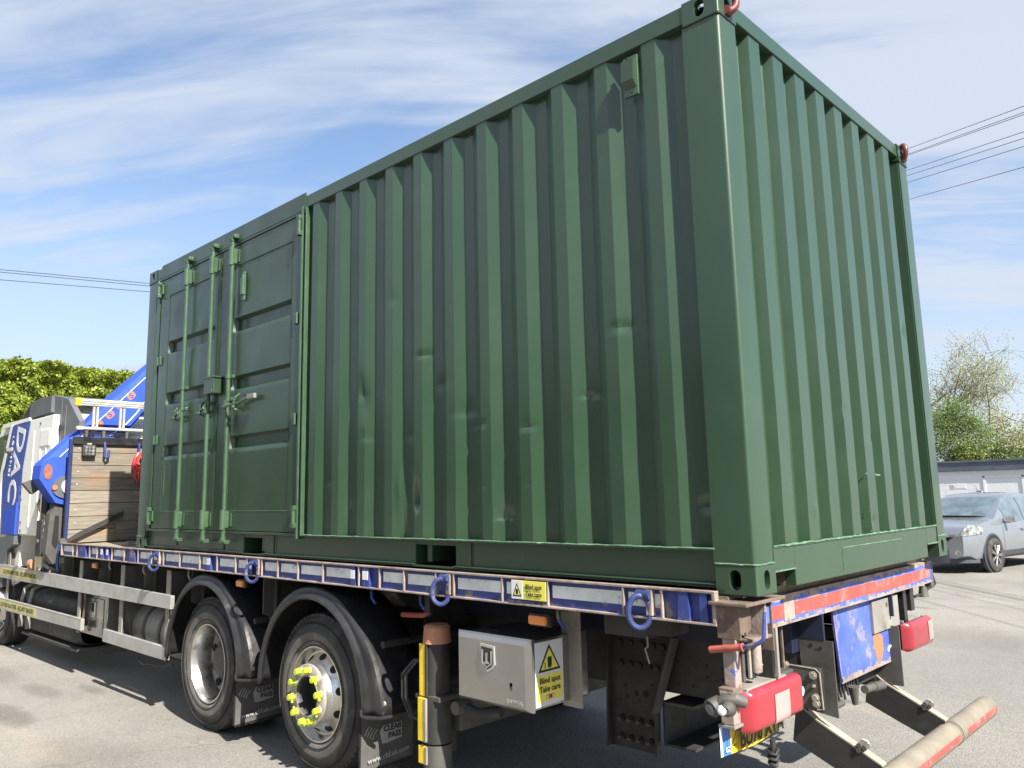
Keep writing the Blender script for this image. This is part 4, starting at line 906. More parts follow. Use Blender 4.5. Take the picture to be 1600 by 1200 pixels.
for xf in (2.00, 3.515):
    m = MB(); nfr = 46; vs = []
    for j in range(nfr+1):
        z = .455-.315*j/nfr; vs.append((xf+.003*math.sin(j*.12), -.03+(.004 if j % 2 else -.004), z))
        vs.append((xf+.003*math.sin(j*.12), .355, z+.012))
    m.add(vs, [(2*i, 2*i+1, 2*i+3, 2*i+2) for i in range(nfr)], M_FLAP)
    # brush fringe along the outer and lower edges
    for j in range(60):
        z = .14+.31*j/60; l = .010+random.uniform(0, .008); m.box((xf-.001, -.03-l, z), (xf+.002, -.028, z+.0022), M_PLASTIC)
    for j in range(70):
        y = -.03+.38*j/70; l = .014+random.uniform(0, .012); m.box((xf-.001, y, .145-l), (xf+.002, y+.0025, .148), M_PLASTIC)
    fl = m.build('mudflap', truck, False); md = fl.modifiers.new('t', 'SOLIDIFY'); md.thickness = .006
    b = MB(); b.prism([(.115, .27), (.10, .33), (.10, .345), (.12, .372), (.26, .372), (.262, .28), (.15, .268)], 0, xf+.014, xf+.016, M_PRINT)
    b.build('flap_badge', fl)
    for k in range(4):
        b = MB(); b.tube([(xf+.0145, .085-.018*k+.05*math.cos(t), .245+.02*k*.5+.11*math.sin(t)) for t in [math.pi*.52+.10*i for i in range(10)]], .0032, M_PRINT, 5); b.build('flap_arc_mark', fl)
    text('flap_lettering', 'CLEAR', (xf+.016, .19, .350), (0, 1, 0), (0, .12, 1), .046, M_INK, fl, bold=.03); text('flap_lettering', 'PASS', (xf+.016, .205, .306), (0, 1, 0), (0, .12, 1), .046, M_INK, fl, bold=.03)
    text('flap_lettering', 'www.cbf.uk.com', (xf+.014, .165, .200), (0, 1, .06), (0, .12, 1), .046, M_PRINT, fl, bold=.01)
# ---- side underrun guards
def guard(x0, x1, z0a, z1a, z0b, z1b):
    m = MB(); y0, y1 = -.045, -.012
    m.add([(x0, y0, z0a), (x1, y0, z0b), (x1, y0, z1b), (x0, y0, z1a), (x0, y1, z0a), (x1, y1, z0b), (x1, y1, z1b), (x0, y1, z1a)],
          [(0, 1, 2, 3), (4, 7, 6, 5), (0, 4, 5, 1), (3, 2, 6, 7), (0, 3, 7, 4), (1, 5, 6, 2)], M_ALU)
    m.box((x0, y0-.002, z1a-.012), (x1, y0, z1a-.009), M_DUSTEDGE) if abs(z1a-z1b) < .01 else None
    m.box((x1, y0+.004, z0b+.012), (x1+.0015, y1-.004, z1b-.012), M_BLACK if z1b < .56 else M_ALU_DIRTY)
    return m.build('side_guard_rail', truck)
g1 = guard(-5.0, .885, .840, 1.005, .850, .955); g2 = guard(-5.0, -1.16, .46, .60, .484, .592); g3 = guard(-.56, .835, .445, .555, .440, .540)
for gp, z, x0, sl in ((g1, .920, -3.55, .0), (g2, .533, -3.50, .004)):
    m = MB(); m.box((-4.08, -.0468, z-.045), (-2.60, -.0455, z+.045), M_TAPEYELLOW); m.build('caution_strip', gp)
    text('strip_lettering', 'CAUTION REAR STEER - SECURITY SENSORS', (-3.33, -.047, z), (1, 0, sl), (0, 0, 1), .066, M_CHASSIS_L, gp, sx=1.0, bold=.01)
for x in (-3.9, -1.35, -.25, .75):
    m = MB(); m.prism([(x-.035, .44), (x+.035, .44), (x+.04, 1.15), (x-.04, 1.15)], 1, -.010, .0, M_ALU_DIRTY); m.box((x-.012, .0, .5), (x+.012, .30, 1.14), M_CHASSIS_L); m.build('guard_post', truck)
m = MB(); m.tube([(-1.22, -.0, .84), (-1.20, -.0, .70), (-1.24, .0, .58)], .012, M_RUST, 6); m.build('hanging_strap', truck)
# web plates holding the bed (perforated triangular brackets)
for x in (-1.98, -.93, .17, 1.12, 2.26, 4.90):
    m = MB()
    if x < 4: m.prism([(.02, 1.18), (.78, 1.18), (.78, .74), (.30, .80), (.02, .92)], 0, x, x+.008, M_CHASSIS_L)
    m.box((x-(.04 if x < 4 else .08), .10 if x < 4 else .27, .66 if x > 4 else .80), (x+.04, .118 if x < 4 else .285, 1.18), M_CHASSIS_L if x < 4 else M_ALU_DIRTY, .003)
    w = m.build('bed_bracket', truck)
# ---- equipment along the side
m = MB(); m.box((-1.50, .06, .425), (-.78, .55, .820), M_STEEL, .012); m.box((-1.44, .050, .455), (-.86, .061, .79), M_STEEL, .006); tb2 = m.build('battery_box', truck)
m = MB(); m.box((-1.14, .036, .62), (-1.04, .05, .755), M_CHROME, .012); m.box((-1.115, .030, .66), (-1.065, .037, .745), M_BLACK, .004); m.prism([(-1.14, .62), (-1.04, .62), (-1.09, .575)], 1, .036, .049, M_CHROME); m.build('paddle_latch', tb2)
m = MB(); 
for x in (-.40, -.02):
    pass
def tank(xa, xb, yc, zc, r, mt):
    t_ = MB(); t_.lathe([(0, 0), (r*.55, .004), (r*.85, .02), (r*.97, .05), (r, .09), (r, xb-xa-.09), (r*.97, xb-xa-.05), (r*.85, xb-xa-.02), (0, xb-xa)], (xa, yc, zc), (1, 0, 0), mt, 40)
    return t_.build('air_tank', truck)
at1 = tank(-.62, .62, .33, .58, .235, M_ALU_DIRTY)
for x in (-.30, .02, .36):
    m = MB(); m.lathe([(.236, -.025), (.247, -.022), (.247, .022), (.236, .025)], (x, .33, .58), (1, 0, 0), M_CHASSIS_L, 40); m.box((x-.02, .30, .28), (x+.02, .33, .345), M_CHASSIS, .003); m.build('tank_strap', at1)
m = MB(); m.tube([(-.3, .2, .30), (-.27, .18, .27), (-.1, .17, .26), (.05, .16, .285), (.25, .18, .28), (.42, .2, .32)], .009, M_CHASSIS_L, 6); m.build('air_pipe', truck)
# exhaust silencer box behind the front guards
m = MB()
def fn(u, v):
    t = 2*math.pi*u; c_, s_ = math.cos(t), math.sin(t); e_ = .45
    y = .32+.26*math.copysign(abs(c_)**e_, c_); z = .50+.255*math.copysign(abs(s_)**e_, s_); k = 1-.12*(max(0, abs(v-.5)-.44)/.06)**2
    return (-3.55+2.0*v, .32+(y-.32)*k, .50+(z-.50)*k)
m.grid(fn, 40, 16, M_CHASSIS); m.grid(lambda u, v: (-3.552, .32+(.25*v)*math.copysign(abs(math.cos(2*math.pi*u))**.45, math.cos(2*math.pi*u))*.9, .50+.24*v*math.copysign(abs(math.sin(2*math.pi*u))**.45, math.sin(2*math.pi*u))*.9), 40, 3, M_CHASSIS_L)
m.build('fuel_tank', truck)
for x in (-3.45, -3.15):
    m = MB(); m.tube([(x, .04, .30), (x, .048, .60), (x, .075, .74), (x, .15, .775), (x, .4, .775)], .028, M_ALU_DIRTY, 8); m.build('tank_band', truck)
m = MB(); m.box((-3.45, .06, .215), (-1.6, .6, .24), M_CHASSIS_L, .004); m.build('tank_tray', truck)
# rear stabiliser leg
m = MB(); m.cyl((4.085, .07, .64), (4.085, .07, .93), .068, M_CHASSIS, seg=24); m.cyl((4.085, .07, .40), (4.085, .07, .64), .080, M_CHASSIS, seg=24); m.cyl((4.085, .07, .27), (4.085, .07, .39), .078, M_CHASSIS_L, seg=24)
leg = m.build('stabiliser_leg', truck)
m = MB(); m.cyl((4.085, .07, .915), (4.085, .07, 1.0), .080, M_ORANGECAP, r1=.072, seg=24); m.cyl((4.085, .07, 1.0), (4.085, .07, 1.012), .076, M_ORANGECAP, r1=.06, seg=24); m.build('end_cap', leg)
for z0, z1, y_, w_ in ((.64, .912, -.010, .055), (.41, .632, -.022, .060), (.295, .385, -.018, .060)):
    m = MB(); m.box((4.022, y_+.003, z0), (4.018+w_, y_+.03, z1), M_YELLOW, .003); m.box((4.018+w_, y_-.001, z0), (4.018+w_+.014, y_+.03, z1), M_ALU_DIRTY if z0 < .6 else M_CHASSIS, .002); m.build('yellow_stripe', leg)
m = MB(); m.box((3.98, -.0, .62), (4.18, .16, .645), M_CHASSIS_L, .004); m.box((3.99, .1, .32), (4.10, .20, .62), M_CHASSIS, .01); m.build('leg_bracket', leg)
m = MB(); m.box((4.02, .16, .44), (4.17, 2.28, .66), M_CHASSIS_L, .01); m.build('stabiliser_beam', truck)
for dx in (0, .03):
    m = MB(); m.tube([(4.00, .10, .80), (3.93-dx, .06, .80), (3.86-dx, .03, .72), (3.86-dx, .03, .60), (3.90-dx, .05, .50), (3.98, .10, .46)], .010, M_PLASTIC, 8); m.build('hydraulic_hose', leg)
m = MB(); m.tube([(4.25, .1, .60), (4.35, .12, .57), (4.50, .15, .60)], .03, M_CHASSIS, 10); m.cyl((4.26, .04, .60), (4.26, .14, .60), .035, M_CHASSIS_L, seg=12); m.build('leg_pivot', leg)
# stainless toolbox
m = MB(); m.box((4.385, .0, .690), (4.868, .42, 1.012), M_STEEL, .006); tbx = m.build('tool_box', truck)
m = MB(); y = -.030
vs = [(4.362, y+.012, .684), (4.878, y+.012, .684), (4.878, y+.012, 1.022), (4.362, y+.012, 1.022), (4.377, y-.004, .699), (4.845, y-.004, .699), (4.845, y-.004, .990), (4.377, y-.004, .990)]
m.add(vs, [(4, 5, 6, 7), (0, 1, 5, 4), (1, 2, 6, 5), (2, 3, 7, 6), (3, 0, 4, 7)], M_STEEL)
m.box((4.362, y+.012, .684), (4.878, -.002, 1.022), M_STEEL); m.build('box_lid', tbx)
m = MB(); y = -.036
poly = [(4.543, .975), (4.642, .968), (4.646, .878), (4.632, .860), (4.594, .840), (4.556, .866), (4.543, .886)]
m.prism(poly, 1, y-.004, y+.003, M_ALU)
cx = 4.594; ins = [(cx+(a-cx)*.80, .908+(b-.908)*.80) for a, b in poly]; m.prism(ins, 1, y-.0055, y-.0040, M_CHASSIS)
m.tube([(cx-.032, y-.006, .948), (cx-.032, y-.006, .885), (cx, y-.009, .864), (cx+.032, y-.006, .884), (cx+.032, y-.006, .946)], .0055, M_CHROME, 6)
m.box((cx-.007, y-.012, .885), (cx+.007, y-.005, .935), M_CHROME, .003); m.box((cx-.018, y-.010, .880), (cx+.018, y-.005, .892), M_CHROME, .003)
m.build('paddle_latch', tbx)
m = MB(); m.cyl((4.752, -.0355, .80), (4.752, -.0345, .80), .010, M_CHASSIS_L, seg=12); m.box((4.743, -.0355, .775), (4.761, -.0342, .81), M_CHASSIS_L, .0005); m.build('stain_mark', tbx)
text('box_lettering', 'BAWER', (4.775, -.0345, .722), (1, 0, 0), (0, 0, 1), .028, M_ALU, tbx, ext=.002, bold=.01, spacing=1.2)
# sign on its side
X = 4.869; m = MB(); m.box((X, .010, .702), (X+.003, .218, 1.000), M_WHITE, .001)
m.box((X+.003, .020, .722), (X+.0036, .208, .845), M_SIGNYELLOW)
sgn = m.build('blind_spot_sign', tbx)
def tri(cx_, z0, z1, w_): return [(cx_-w_/2, z0), (cx_+w_/2, z0), (cx_, z1)]
m = MB(); m.prism(tri(.114, .858, .985, .165), 0, X+.003, X+.0042, M_INK); m.prism(tri(.114, .869, .966, .128), 0, X+.0042, X+.0050, M_SIGNYELLOW)
m.box((X+.005, .100, .880), (X+.0056, .130, .925), M_INK); m.box((X+.005, .105, .873), (X+.0056, .125, .879), M_INK); m.cyl((X+.005, .080, .898), (X+.0056, .080, .898), .004, M_INK, seg=8); m.box((X+.005, .077, .874), (X+.0056, .083, .893), M_INK)
m.build('warning_triangle', tbx)
text('sign_lettering', 'Blind spot\nTake care', (X+.0036, .114, .797), (0, 1, 0), (0, 0, 1), .038, M_INK, tbx, lsp=1.05, ext=.0008, bold=.015)
m = MB(); m.box((X+.0036, .085, .730), (X+.0044, .143, .750), M_REDTAPE); m.box((X+.0044, .088, .733), (X+.005, .100, .747), M_WHITE); m.box((X+.0044, .118, .733), (X+.005, .125, .747), M_INK); m.box((X+.0044, .130, .733), (X+.005, .139, .747), M_WHITE); m.build('maker_mark', tbx)
# grey box and bracket under the rear of the rave
m = MB(); m.box((5.26, .06, 1.08), (5.50, .34, 1.185), M_CHASSIS, .004); m.box((5.50, .06, 1.10), (5.62, .2, 1.185), M_CHASSIS, .004); m.tube([(5.50, .05, 1.09), (5.505, .045, 1.05), (5.49, .045, 1.04), (5.51, .045, .98)], .004, M_ALU_DIRTY, 5); m.build('lock_housing', truck)
# ---- rear end of the truck
m = MB(); m.prism([(4.752, .357), (5.056, .357), (5.066, .575), (5.20, .955), (4.775, .955)], 1, .750, .762, M_CHASSIS)
m.prism([(4.745, .355), (4.757, .355), (4.782, .96), (4.770, .96)], 1, .712, .760, M_CHASSIS); m.prism([(5.050, .355), (5.062, .355), (5.070, .57), (5.060, .575)], 1, .722, .760, M_CHASSIS)
m.prism([(5.056, .572), (5.072, .570), (5.212, .965), (5.195, .965)], 1, .700, .760, M_CHASSIS_L)
hg = m.build('drawbar_hanger', truck)
for z, xs, big in ((.505, (4.83, 4.89, 4.95, 5.012), 1), (.41, (4.825, 4.885, 4.945, 5.01), 1), (.79, (4.84, 4.90, 4.96, 5.02, 5.07), 0), (.90, (4.84, 4.91, 4.98, 5.05, 5.11), 0)):
    for x in xs:
        b = MB(); b.cyl((x, .750, z), (x, .736, z), .019, M_CHASSIS, seg=6, smooth=False)
        if big: b.cyl((x, .738, z), (x, .715, z), .0095, M_CHASSIS_L, seg=8)
        b.build('bolt', hg)
for x, z, r in ((4.86, .68, .012), (4.87, .62, .011), (4.93, .645, .014), (4.99, .65, .018), (5.03, .70, .008), (4.95, .61, .008), (4.82, .60, .006)):
    b = MB(); b.cyl((x, .7495, z), (x, .7485, z), r, M_BLACK, seg=14, smooth=False); b.build('hole', hg)
m = MB(); m.prism([(5.075, .40), (5.26, .40), (5.29, .43), (5.29, .60), (5.26, .63), (5.10, .63), (5.075, .60), (5.075, .585), (5.10, .612), (5.25, .612), (5.272, .59), (5.272, .44), (5.25, .418), (5.075, .418)], 0, 0, 0, M_CHASSIS) if False else None
m.box((5.08, .764, .405), (5.095, 1.66, .625), M_CHASSIS, .004); m.box((5.08, .764, .405), (5.27, 1.66, .42), M_CHASSIS, .004); m.box((5.08, .764, .612), (5.27, 1.66, .627), M_CHASSIS_L, .004)
m.build('drawbar_beam', truck)
m = MB(); m.prism([(4.752, .357), (5.056, .357), (5.066, .575), (5.20, .955), (4.775, .955)], 1, 1.67, 1.682, M_CHASSIS); m.build('drawbar_hanger', truck)
# end beam with red and rusty blue paint
m = MB(); m.box((5.93, .285, 1.140), (5.966, 2.40, 1.258), M_BLUE_PLATE, .004); m.box((5.90, .285, 1.258), (5.968, 2.40, 1.264), M_RUSTY, .002); rr_ = random.Random(5)
for k in range(60):
    y = .285+2.115*k/60; m.box((5.965, y, 1.258-rr_.uniform(.004, .022)), (5.9668, y+.036, 1.2585), M_RUSTY); m.box((5.965, y, 1.1395), (5.9668, y+.036, 1.14+rr_.uniform(.004, .020)), M_RUSTY)
eb = m.build('end_beam', truck)
ys = [.285, .962, 1.42, 2.16, 2.36]
for (a, b), dz in zip(zip(ys[:-1], ys[1:]), (0, .002, -.002, .004)):
    m = MB(); m.box((5.966, a, 1.168+dz), (5.9675, b-.001, 1.225+dz), M_REDTAPE); m.build('red_marking_strip', eb)
m = MB(); m.box((5.9661, .40, 1.155), (5.9682, .50, 1.250), M_RUSTY, .0005); m.build('bare_patch', eb)
m = MB(); m.box((5.92, 2.40, 1.10), (5.96, 2.455, 1.262), M_CHASSIS_L, .004); m.build('beam_end_cap', eb)
# rusty corner bracket under the container corner
m = MB(); m.box((5.88, -.075, 1.268), (6.045, .262, 1.281), M_RUST, .003)
m.prism([(-.05, 1.268), (.06, 1.268), (.05, 1.17), (.0, 1.15), (-.03, 1.16)], 0, 5.985, 5.993, M_RUST); m.box((5.90, -.05, 1.14), (6.0, -.042, 1.268), M_RUST, .002); m.box((5.91, .10, 1.13), (6.03, .115, 1.268), M_RUSTY, .002)
m.box((5.93, .16, 1.075), (6.028, .168, 1.262), M_RUST, .002); m.box((5.95, .115, 1.18), (6.02, .16, 1.25), M_BLUE_PLATE, .006)
m.box((5.94, -.02, 1.130), (6.03, .15, 1.142), M_RUST, .003); m.cyl((5.98, .10, 1.0), (5.98, .10, 1.13), .022, M_RUSTY, seg=12)
m.build('corner_bracket', truck)
m = MB(); m.box((5.915, -.045, .945), (5.965, .005, 1.235), M_RUSTY, .005); m.box((5.905, -.075, .935), (5.968, .02, .962), M_RUST, .003); m.box((5.91, -.078, .83), (5.965, -.025, .95), M_RUSTY, .004); m.box((5.90, -.085, .818), (5.97, -.01, .829), M_ALU_DIRTY, .002)
m.box((5.965, -.0, .975), (5.975, .018, 1.09), M_CHASSIS_L, .002)
lb = m.build('lamp_post', truck)
m = MB(); m.tube([(5.865, -.05, 1.093), (6.000, -.05, 1.116)], .0135, M_REDPAINT, 10); m.tube([(5.998, -.05, 1.116), (6.02, -.05, 1.122), (6.072, -.05, 1.138), (6.088, -.045, 1.150), (6.092, -.04, 1.17), (6.090, -.02, 1.25)], .0075, M_BLUE, 8); m.cyl((6.001, -.05, 1.116), (6.008, -.05, 1.117), .016, M_REDPAINT, seg=10); m.build('twist_lock_lever', truck)
m = MB(); m.box((5.975, .035, .985), (5.985, .050, 1.10), M_ALU_DIRTY, .001); m.build('rear_strip', truck)
# rear side lamp on a rubber arm
m = MB(); m.tube([(5.99, -.03, .91), (5.965, -.06, .925), (5.93, -.075, .915), (5.90, -.085, .895)], [.022, .026, .028, .024], M_CHASSIS_L, 10)
m.cyl((5.905, -.06, .905), (5.885, -.105, .885), .030, M_CHASSIS_L, r1=.036, seg=16); m.lathe([(.014, -.012), (.024, -.004), (.026, .02), (.032, .022)], (5.96, -.12, .895), (-.2, .9, .1), M_CHASSIS_L, 16)
ml = m.build('outline_marker_lamp', truck)
m = MB(); m.cyl((5.886, -.104, .8855), (5.882, -.114, .8815), .026, M_GLASS, r1=.022, seg=16); m.lathe([(0, -.02), (.016, -.012), (.020, .0)], (5.945, -.125, .893), (-.3, .9, .1), M_WHITE, 14); m.build('lamp_lens', ml)
# tail lamps
def tail_lamp(y0, y1, z0, z1, xf, near):
    m = MB(); m.box((xf-.085, y0+.01, z0+.008), (xf-.035, y1-.01, z1-.006), M_PLASTIC, .012); m.box((xf-.10, y0+.05, z1-.02), (xf-.04, y1-.06, z1+.004), M_ALU_DIRTY, .003); tl = m.build('tail_lamp', truck)
    parts = ((y0, y1, M_RED, 0, 0, 1), (y0+.185, y0+.315, M_CLEAR, .0025, .06, .76)) if near else ((y0, y1, M_RED, 0, 0, 1), (y0+.30, y1-.03, M_CLEAR, .0025, .2, .86))
    Lh = y1-y0
    def surf(y, v):
        e = min(1, (y-y0)/.045, (y1-y)/.035); e = math.sqrt(max(0, 1-(1-max(0, e))**2)); k = math.sqrt(max(0, 1-abs(2*v-1)**6))
        zz = (z0+z1)/2+(v-.5)*(z1-z0)*(.88+.12*e)
        return (xf-.040+.050*e*(.45+.55*k)+.004*math.sin((y-y0)/Lh*3.1), y, zz)
    for a, b, mt, dz, va, vb in parts:
        m = MB(); m.grid(lambda u, v: Vector(surf(a+(b-a)*u, va+(vb-va)*v))+Vector((dz, 0, 0)), 30, 16, mt); m.build('lamp_lens', tl, False)
    return tl
tail_lamp(-.02, .455, .785, .945, 6.0, True)
tail_lamp(1.92, 2.335, .795, .955, 5.96, False)
m = MB(); m.cyl((6.006, .422, .872), (6.0105, .422, .872), .020, M_WHITE, seg=18); m.build('round_reflector', truck)
m = MB(); m.box((5.88, -.0, .935), (5.985, .34, .952), M_ALU_DIRTY, .003); m.box((5.90, .34, .93), (5.97, .44, .955), M_CHASSIS_L, .004); m.build('lamp_bracket', truck)
m = MB(); m.box((5.985, .243, .955), (6.0, .260, 1.150), M_ALU_DIRTY, .002); m.box((5.93, .228, .95), (5.985, .243, 1.15), M_PLASTIC, .002); m.build('lamp_hanger', truck)
m = MB(); m.box((5.88, 1.98, .95), (5.93, 2.03, 1.14), M_PLASTIC, .003); m.box((5.90, 2.10, 1.0), (5.93, 2.16, 1.14), M_PLASTIC, .003); m.box((5.85, 1.86, 1.06), (5.88, 2.2, 1.075), M_PLASTIC); m.box((5.85, 1.86, 1.10), (5.88, 2.2, 1.11), M_PLASTIC)
m.tube([(5.92, 2.2, 1.07), (5.93, 2.32, 1.075), (5.95, 2.42, 1.11), (5.96, 2.47, 1.12), (5.95, 2.47, 1.17), (5.93, 2.42, 1.18)], .008, M_CHASSIS, 6); m.cyl((5.94, 2.30, 1.06), (5.94, 2.30, 1.12), .03, M_CHASSIS_L, r1=.02, seg=12); m.build('lamp_hanger', truck)
# number plate, curled under the lamp
m = MB()
def plate(u, v, d=0):
    y = -.085+.52*u; z = .708+.015*u+.110*v-.022*u+.040*max(0, u-.45)*(1-v)+.055*max(0, u-.45)*(1-v)*0; return (5.905+.018*math.sin(u*2.6)+d, y, z+.012*math.sin(u*3.1)*(-1 if v < .5 else 1)*0)
m.grid(lambda u, v: plate(.13+.87*u, v), 16, 4, M_PLATE_Y); m.grid(lambda u, v: plate(.03+.10*u, v), 3, 4, M_PLATE_B); m.grid(lambda u, v: plate(.03*u, v), 2, 4, M_WHITE); m.grid(lambda u, v: plate(u, v, -.004), 16, 2, M_PLASTIC)
npl = m.build('number_plate', truck, False)
text('plate_lettering', 'BU70 XTA', (5.928, .208, .752), (-.02, 1, -.012), (0, 0, 1), .104, M_INK, truck, bold=.03, sx=.82, ext=.001)
text('plate_lettering', 'GB', (5.9115, -.043, .728), (0, 1, -.028), (0, 0, 1), .026, M_WHITE, truck, bold=.02)
m = MB(); m.tube([(5.96, -.03, .85), (5.95, -.05, .79), (5.935, -.05, .755), (5.93, -.03, .742), (5.93, -.01, .748)], .002, M_PLASTIC, 5); m.build('lamp_cable', truck)
# coiled air fittings hanging near the plate
m = MB(); 
for k in range(3): m.tube([(6.0+.018*math.cos(t), .15+.018*math.sin(t), .705-.020*k-.003*t) for t in [2*math.pi*i/10 for i in range(10)]], .0075, M_CHASSIS, 6, closed=True)
m.cyl((6.0, .15, .64), (6.0, .15, .74), .012, M_CHASSIS, seg=10); m.build('air_coupling', truck)
m = MB(); m.tube([(5.8, .40, 1.0), (5.86, .34, 1.03), (5.93, .30, 1.0), (5.95, .27, .95), (5.93, .22, .93), (5.90, .18, .96)], .012, M_PLASTIC, 8)
m.tube([(5.7, .42, .9), (5.82, .33, .935), (5.93, .16, .97)], .010, M_PLASTIC, 8); m.tube([(5.86, .30, .95), (5.93, .2, .975)], .009, M_CHASSIS_L, 8)
for k in range(5): m.cyl((5.87+.012*k, .30-.015*k, 1.0+.01*(k % 2)), (5.885+.012*k, .285-.015*k, 1.01), .014, M_ALU_DIRTY if k % 2 else M_PLASTIC, seg=8)
m.build('trailer_cables', truck)
m = MB(); m.tube([(5.955, -.15, .0), ] + [], .001, M_PLASTIC) if False else None
# hanging steel hook plate
m = MB(); m.box((5.925, .425, .93), (5.937, .436, 1.14), M_RUST, .002); m.box((5.915, .36, .925), (5.945, .436, .935), M_RUST, .002); m.build('hanging_bracket', truck)
# blue tail plate with grey card holder
m = MB(); m.prism([(.985, 1.138), (1.85, 1.138), (1.80, .782), (1.035, .782)], 0, 5.920, 5.930, M_BLUE_PLATE); rr_ = random.Random(6)
for k in range(24):
    a = 1.035+.765*k/24; m.box((5.9302, a, .782), (5.9306, a+.033, .782+rr_.uniform(.006, .035)), M_RUSTY); z = .79+.34*k/24
    yl = 1.035-.05*(z-.782)/.356; m.box((5.9302, yl+.002, z), (5.9306, yl+rr_.uniform(.006, .014), z+.0145), M_RUSTY); yr = 1.80+.05*(z-.782)/.356; m.box((5.9302, yr-rr_.uniform(.006, .022), z), (5.9306, yr-.002, z+.0145), M_RUSTY)
tp = m.build('tail_plate', truck)
m = MB(); m.box((5.930, 1.46, .958), (5.945, 1.845, 1.118), M_ALU_DIRTY, .002); m.cyl((5.945, 1.665, 1.085), (5.9465, 1.665, 1.085), .014, M_CHASSIS_L, seg=6, smooth=False); m.build('blank_plate_holder', tp)
m = MB(); m.prism([(1.475, .953), (1.56, .950), (1.605, .925), (1.60, .86), (1.57, .815), (1.51, .802), (1.495, .84), (1.485, .87), (1.46, .885), (1.475, .90)][::-1], 0, 5.930, 5.9312, M_ORANGE); m.build('torn_orange_sticker', tp)
m = MB(); m.tube([(5.931, 1.665, .84), (5.936, 1.675, .862), (5.934, 1.70, .865)], .006, M_WHITE, 6); m.build('bent_clip', tp)
# end plates
for yy in (.79, 1.70):
    m = MB(); m.prism([(5.845, 1.02), (5.845, .93), (5.875, .705), (6.003, .688), (6.003, 1.02)] if yy < 1 else [(5.80, .97), (5.80, .68), (5.92, .662), (5.985, .662), (5.985, .97)], 1, yy-.004, yy+.004, M_CHASSIS_L)
    m.box((5.845, yy-.006, 1.02), (5.965, yy+.01, 1.14), M_BLUE_SHADED, .002)
    ep = m.build('end_plate', truck)
    if yy < 1:
        for x, z, r in ((5.90, .995, .008), (5.945, .985, .008), (5.925, .98, .004)):
            b = MB(); b.cyl((x, yy-.0045, z), (x, yy-.006, z), r, M_BLACK, seg=12, smooth=False); b.build('hole', ep)
        m = MB(); m.box((5.78, .736, .722), (5.956, .745, .905), M_CHASSIS_L, .003); m.tube([(5.78, .737, .905), (5.935, .737, .900), (5.952, .737, .885), (5.957, .737, .728), (5.93, .737, .724)], .004, M_DUSTEDGE, 6); m.box((5.79, .745, .72), (5.95, .786, .90), M_CHASSIS, .003); bp = m.build('bolt_plate', truck)
        for x, z, r in ((5.922, .872, .016), (5.926, .775, .016), (5.928, .750, .016), (5.923, .825, .007), (5.795, .905, .014)):
            b = MB(); b.cyl((x, .736, z), (x, .731, z), r*1.15, M_BOLT, seg=14); b.cyl((x, .731, z), (x, .722, z), r*.85, M_BOLT, seg=6, smooth=False); b.build('bolt', bp)
m = MB(); m.box((5.80, .80, .70), (5.86, 1.64, .95), M_CHASSIS, .004); m.build('rear_crossmember', truck)
# brush strip and couplings under the tail plate
m = MB()
for k in range(10): m.tube([(5.90, .96+.035*k, .79), (5.905+random.uniform(-.01, .01), .96+.035*k, .70+random.uniform(-.02, .02))], .006, M_PLASTIC, 5)
o = m.build('cable_ends', truck); o['kind'] = 'stuff'
m = MB(); m.cyl((5.93, 1.30, .71), (5.93, 1.50, .695), .020, M_CHASSIS_L, seg=14); m.cyl((5.93, 1.42, .70), (5.93, 1.54, .690), .024, M_CHASSIS_L, seg=14); m.build('air_coupling', truck); m = MB(); m.cyl((5.93, 1.16, .75), (5.93, 1.17, .665), .026, M_CHASSIS_L, r1=.014, seg=12); m.build('air_coupling', truck); m = MB(); m.cyl((5.93, .92, .70), (5.93, 1.02, .70), .014, M_CHASSIS_L, seg=10); m.build('air_coupling', truck)
# underrun bar and its arms
m = MB()
for a, b in ((0.02, 1.735), (1.745, 2.42)):
    m.cyl((6.18, a, .45), (6.18, b, .45), .058, M_TUBE, seg=36, caps=True)
m.cyl((6.18, 1.722, .45), (6.18, 1.732, .45), .0605, M_TUBE, seg=36); m.cyl((6.18, 1.748, .45), (6.18, 1.758, .45), .0605, M_TUBE, seg=36)
ub = m.build('underrun_bar', truck)
for a, b in ((.10, .62), (.98, 1.71), (1.83, 2.40)):
    m = MB(); m.grid(lambda u, v: (6.18+.0593*math.cos(-.32+.52*v+.1), a+(b-a)*u, .45+.0593*math.sin(-.32+.52*v+.1)), 20, 6, M_REDTAPE); m.build('red_reflector_strip', ub, False)
for yy in (.79, 1.69):
    m = MB(); m.prism([(5.78, .555), (5.81, .735), (5.90, .665), (6.175, .525), (6.14, .40), (5.96, .475)], 1, yy-.005, yy+.005, M_CHASSIS)
    q = [(5.81, .735), (5.90, .667), (6.175, .527)]
    for (a, b), (c, d) in zip(q[:-1], q[1:]):
        m.add([(a, yy-.006, b), (c, yy-.006, d), (c, yy+.048, d), (a, yy+.048, b), (a, yy-.006, b-.008), (c, yy-.006, d-.008), (c, yy+.048, d-.008), (a, yy+.048, b-.008)], [(0, 1, 2, 3), (4, 7, 6, 5), (0, 4, 5, 1), (3, 2, 6, 7), (1, 5, 6, 2), (0, 3, 7, 4)], M_DUSTEDGE)
    ar = m.build('underrun_arm', truck)
    b = MB()
    for dx, dz in ((0, 0), (.022, -.008), (-.004, -.022)):
        b.cyl((6.085+dx, yy-.012, .592+dz), (6.085+dx, yy+.035, .592+dz), .011, M_CHASSIS_L, seg=6, smooth=False)
    b.cyl((6.09, yy+.03, .585), (6.09, yy+.05, .585), .024, M_DUSTEDGE, seg=6, smooth=False); b.build('arm_bolt', ar)

